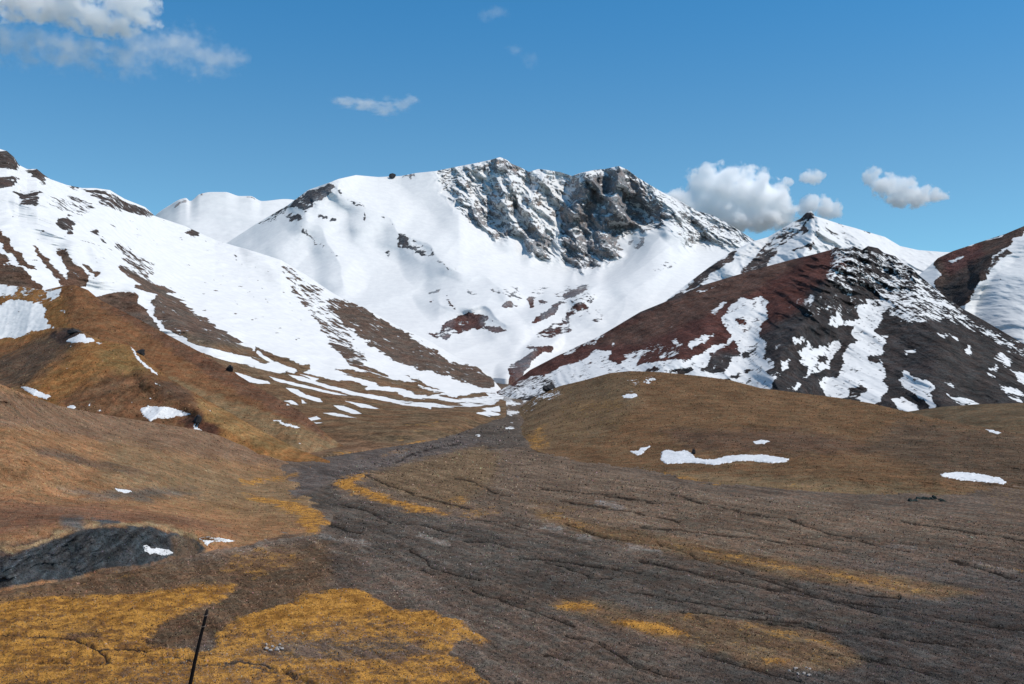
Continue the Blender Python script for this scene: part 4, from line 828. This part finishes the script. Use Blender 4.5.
litter('scree_stones', 'scree stones on the ochre knoll', 'HB', 16000, -20, 300, 328, 445, lambda x, y: x > -99, .65, 11, lo=.25, hi=2.3)
litter('scree_stones', 'scree stones on the red brown hill below the snow', 'HA', 16000, -20, 330, 286, 450, lambda x, y: ~((x < 60) & (y < 342)), .6, 12, lo=.25, hi=2.2)

# ---- clouds: real bodies of vapour far behind the peaks
def cloud(blobs, Y, label, dens=.03, thr=.35, nscale=1.0, seed=0, depth=.8, step=1.0, amp=1.25, stretch=(1, 1, 1), soft=.25):
    """blobs: 'px,py,r_px ...' seen from the valley; thickness follows the radius"""
    bl = P(blobs); m = Y / F
    cs = [(ray(b[0], b[1], Y), b[2] * m, (b[3] if len(b) > 3 else b[2]) * m) for b in bl]
    ctr = sum(c[0] for c in cs) / len(cs)
    import bmesh
    bm = bmesh.new(); rs = np.random.RandomState(seed)
    for c, r, rz in cs:
        mt = bmesh.ops.create_icosphere(bm, subdivisions=3, radius=1.0)
        off = (rs.rand() - .5) * r * .6
        for v in mt['verts']:
            v.co.x = v.co.x * r * 1.12 + c[0] - ctr[0]; v.co.y = v.co.y * r * depth * 1.12; v.co.z = v.co.z * rz * 1.12 + c[2] - ctr[2]
    me = bpy.data.meshes.new('cloud'); bm.to_mesh(me); bm.free()
    o = bpy.data.objects.new('cloud', me); C.objects.link(o); o.location = tuple(ctr)
    rmin = min(min(c[1], c[2]) for c in cs)
    md = o.modifiers.new('skin', 'REMESH'); md.mode = 'VOXEL'; md.voxel_size = max(rmin * .22, m * 1.0); md.use_smooth_shade = True
    mat = bpy.data.materials.new('cloud_vapour'); n = N(nt(mat)); pos = n.new('ShaderNodeTexCoord').outputs['Object']
    cur = None
    for c, r, rz in cs:
        vs = n.new('ShaderNodeVectorMath', operation='SUBTRACT'); n.link(pos, vs.inputs[0]); vs.inputs[1].default_value = (c[0] - ctr[0], 0, c[2] - ctr[2])
        dv = n.new('ShaderNodeVectorMath', operation='DIVIDE'); n.link(vs.outputs[0], dv.inputs[0]); dv.inputs[1].default_value = (r, r * depth, rz)
        ln = n.new('ShaderNodeVectorMath', operation='LENGTH'); n.link(dv.outputs[0], ln.inputs[0])
        q = n.math('SUBTRACT', 1.0, ln.outputs['Value'])
        cur = q if cur is None else n.math('SMOOTH_MAX', cur, q, .12)
    mp = n.new('ShaderNodeMapping'); mp.vector_type = 'TEXTURE'; mp.inputs['Scale'].default_value = stretch; mp.inputs['Location'].default_value = (seed * 37., seed * 11., 0); n.link(pos, mp.inputs['Vector'])
    nz = n.noise(mp.outputs[0], nscale / (15 * m), 8, .62)
    v = n.math('ADD', cur, n.math('MULTIPLY', n.math('SUBTRACT', nz, .5), amp * 2))
    d = n.ramp(v, thr, thr + soft)
    pv = n.new('ShaderNodeVolumePrincipled'); pv.inputs['Color'].default_value = (1, 1, 1, 1); pv.inputs['Anisotropy'].default_value = 0
    n.link(n.math('MULTIPLY', d, dens), pv.inputs['Density'])
    q = n.new('ShaderNodeOutputMaterial'); n.link(pv.outputs[0], q.inputs['Volume'])
    mat.cycles.volume_step_rate = step if hasattr(mat, 'cycles') and hasattr(mat.cycles, 'volume_step_rate') else 1
    me.materials.append(mat); o['label'] = label; o['category'] = 'cloud'; o['group'] = 'clouds over the mountains'
    return o
YC = 9500.0
cloud('705,185,22 728,192,30 752,196,30 770,205,26 705,208,28,22 735,215,34,20 680,200,22,13 785,215,16,14 760,218,30,16 690,214,26,16', YC, 'largest white cumulus rising behind the right end of the rocky ridge', .025, .12, 1.0, 1)
cloud('780,186,9,7 787,181,8,6 776,192,7,7', YC, 'thin cloud scrap at the upper right corner of the big cumulus', .02, .15, 1.6, 2)
cloud('812,177,12,9 806,179,8,6 818,175,8,7', YC, 'small round cloud puff above the pointed snowy summit', .02, .15, 1.6, 3)
cloud('812,205,14,12 826,207,15,13 836,213,9,9 802,210,8,9', YC, 'round cloud touching the pointed snowy summit from behind', .02, .15, 1.3, 4)
cloud('873,178,11,13 887,185,19,15 903,190,20,15 918,196,20,13 935,196,15,8 900,200,18,9', YC, 'ragged white cloud alone in the blue at the far right', .018, .18, 1.5, 5)
cloud('365,104,22,10 385,108,18,13 402,104,18,9 412,99,10,7 345,102,20,8', YC, 'wispy flat cloud above the left snow shoulder', .006, .26, 2.2, 6, amp=1.2, stretch=(1.8, 1, .8), soft=.6)
cloud('-20,-5,45,26 25,0,40,24 60,6,36,22 92,16,32,18 120,26,28,14 142,18,22,14 128,4,32,18 75,-8,40,20', YC, 'bright torn cloud bank entering at the upper left', .012, .16, 1.1, 7, amp=1.9, stretch=(1.2, 1, 1), soft=.5)
cloud('20,45,55,24 70,50,60,26 130,52,55,28 180,48,45,30 215,60,35,25 -20,35,45,30', YC, 'thin grey veil of cloud hanging below the bright cloud bank', .0028, .30, 1.0, 8, amp=1.9, stretch=(1.2, 1, 1), soft=.8)
cloud('490,14,18,8 500,12,14,7 530,60,14,9 515,50,12,7', YC, 'faintest cloud wisps high above the rocky peak', .0018, .2, 1.4, 9, amp=1.3, soft=.8)

# ---- light, sky, camera
w = bpy.data.worlds.new('World'); bpy.context.scene.world = w; w.use_nodes = True; t = w.node_tree; t.nodes.clear(); n = N(t)
sky = n.new('ShaderNodeTexSky'); sky.sky_type = 'NISHITA'; sky.sun_disc = False; sky.sun_elevation = SUN_EL
sky.sun_rotation = math.pi / 2 - SUN_AZ; sky.altitude = 3300; sky.air_density = 1.1; sky.dust_density = .1; sky.ozone_density = 1.6
tcn = n.new('ShaderNodeTexCoord'); sx = n.new('ShaderNodeSeparateXYZ'); n.link(tcn.outputs['Generated'], sx.inputs[0])
tint = n.mix(1.0, sky.outputs[0], n.mix(n.ramp(sx.outputs['Z'], .16, .40), (.74, 1.17, 1.20), (.40, 1.17, 1.42)), 'MULTIPLY')
bg = n.new('ShaderNodeBackground'); n.link(tint, bg.inputs[0]); bg.inputs[1].default_value = .10
wo = n.new('ShaderNodeOutputWorld'); n.link(bg.outputs[0], wo.inputs[0])
from mathutils import Vector
sd_ = Vector((math.cos(SUN_EL) * math.cos(SUN_AZ), math.cos(SUN_EL) * math.sin(SUN_AZ), math.sin(SUN_EL)))
sl = bpy.data.lights.new('sun', 'SUN'); sl.energy = 3.6; sl.angle = math.radians(.53); sl.color = (1, .95, .88)
so = bpy.data.objects.new('sun', sl); C.objects.link(so); so.rotation_euler = sd_.to_track_quat('Z', 'Y').to_euler(); so.location = (0, 0, 500)
cam = bpy.data.cameras.new('camera'); cam.sensor_width = 36; cam.lens = F / 1024 * 36; cam.clip_end = 100000; cam.clip_start = .5
cam.shift_y = (HY - 342) / 1024; co = bpy.data.objects.new('camera', cam); C.objects.link(co); co.rotation_euler = (math.radians(90), 0, 0)
sc = bpy.context.scene; sc.camera = co
sc.view_settings.view_transform = 'Standard'; sc.view_settings.look = 'None'; sc.view_settings.exposure = .12; sc.view_settings.gamma = 1
sc.render.engine = 'CYCLES'; sc.cycles.use_denoising = True; sc.cycles.denoiser = 'OPENIMAGEDENOISE'; sc.cycles.denoising_input_passes = 'RGB_ALBEDO_NORMAL'; sc.cycles.denoising_prefilter = 'ACCURATE'; sc.cycles.max_bounces = 10; sc.cycles.diffuse_bounces = 3; sc.cycles.volume_bounces = 64; sc.cycles.max_bounces = 72
sc.cycles.volume_step_rate = 1.0; sc.cycles.volume_max_steps = 256
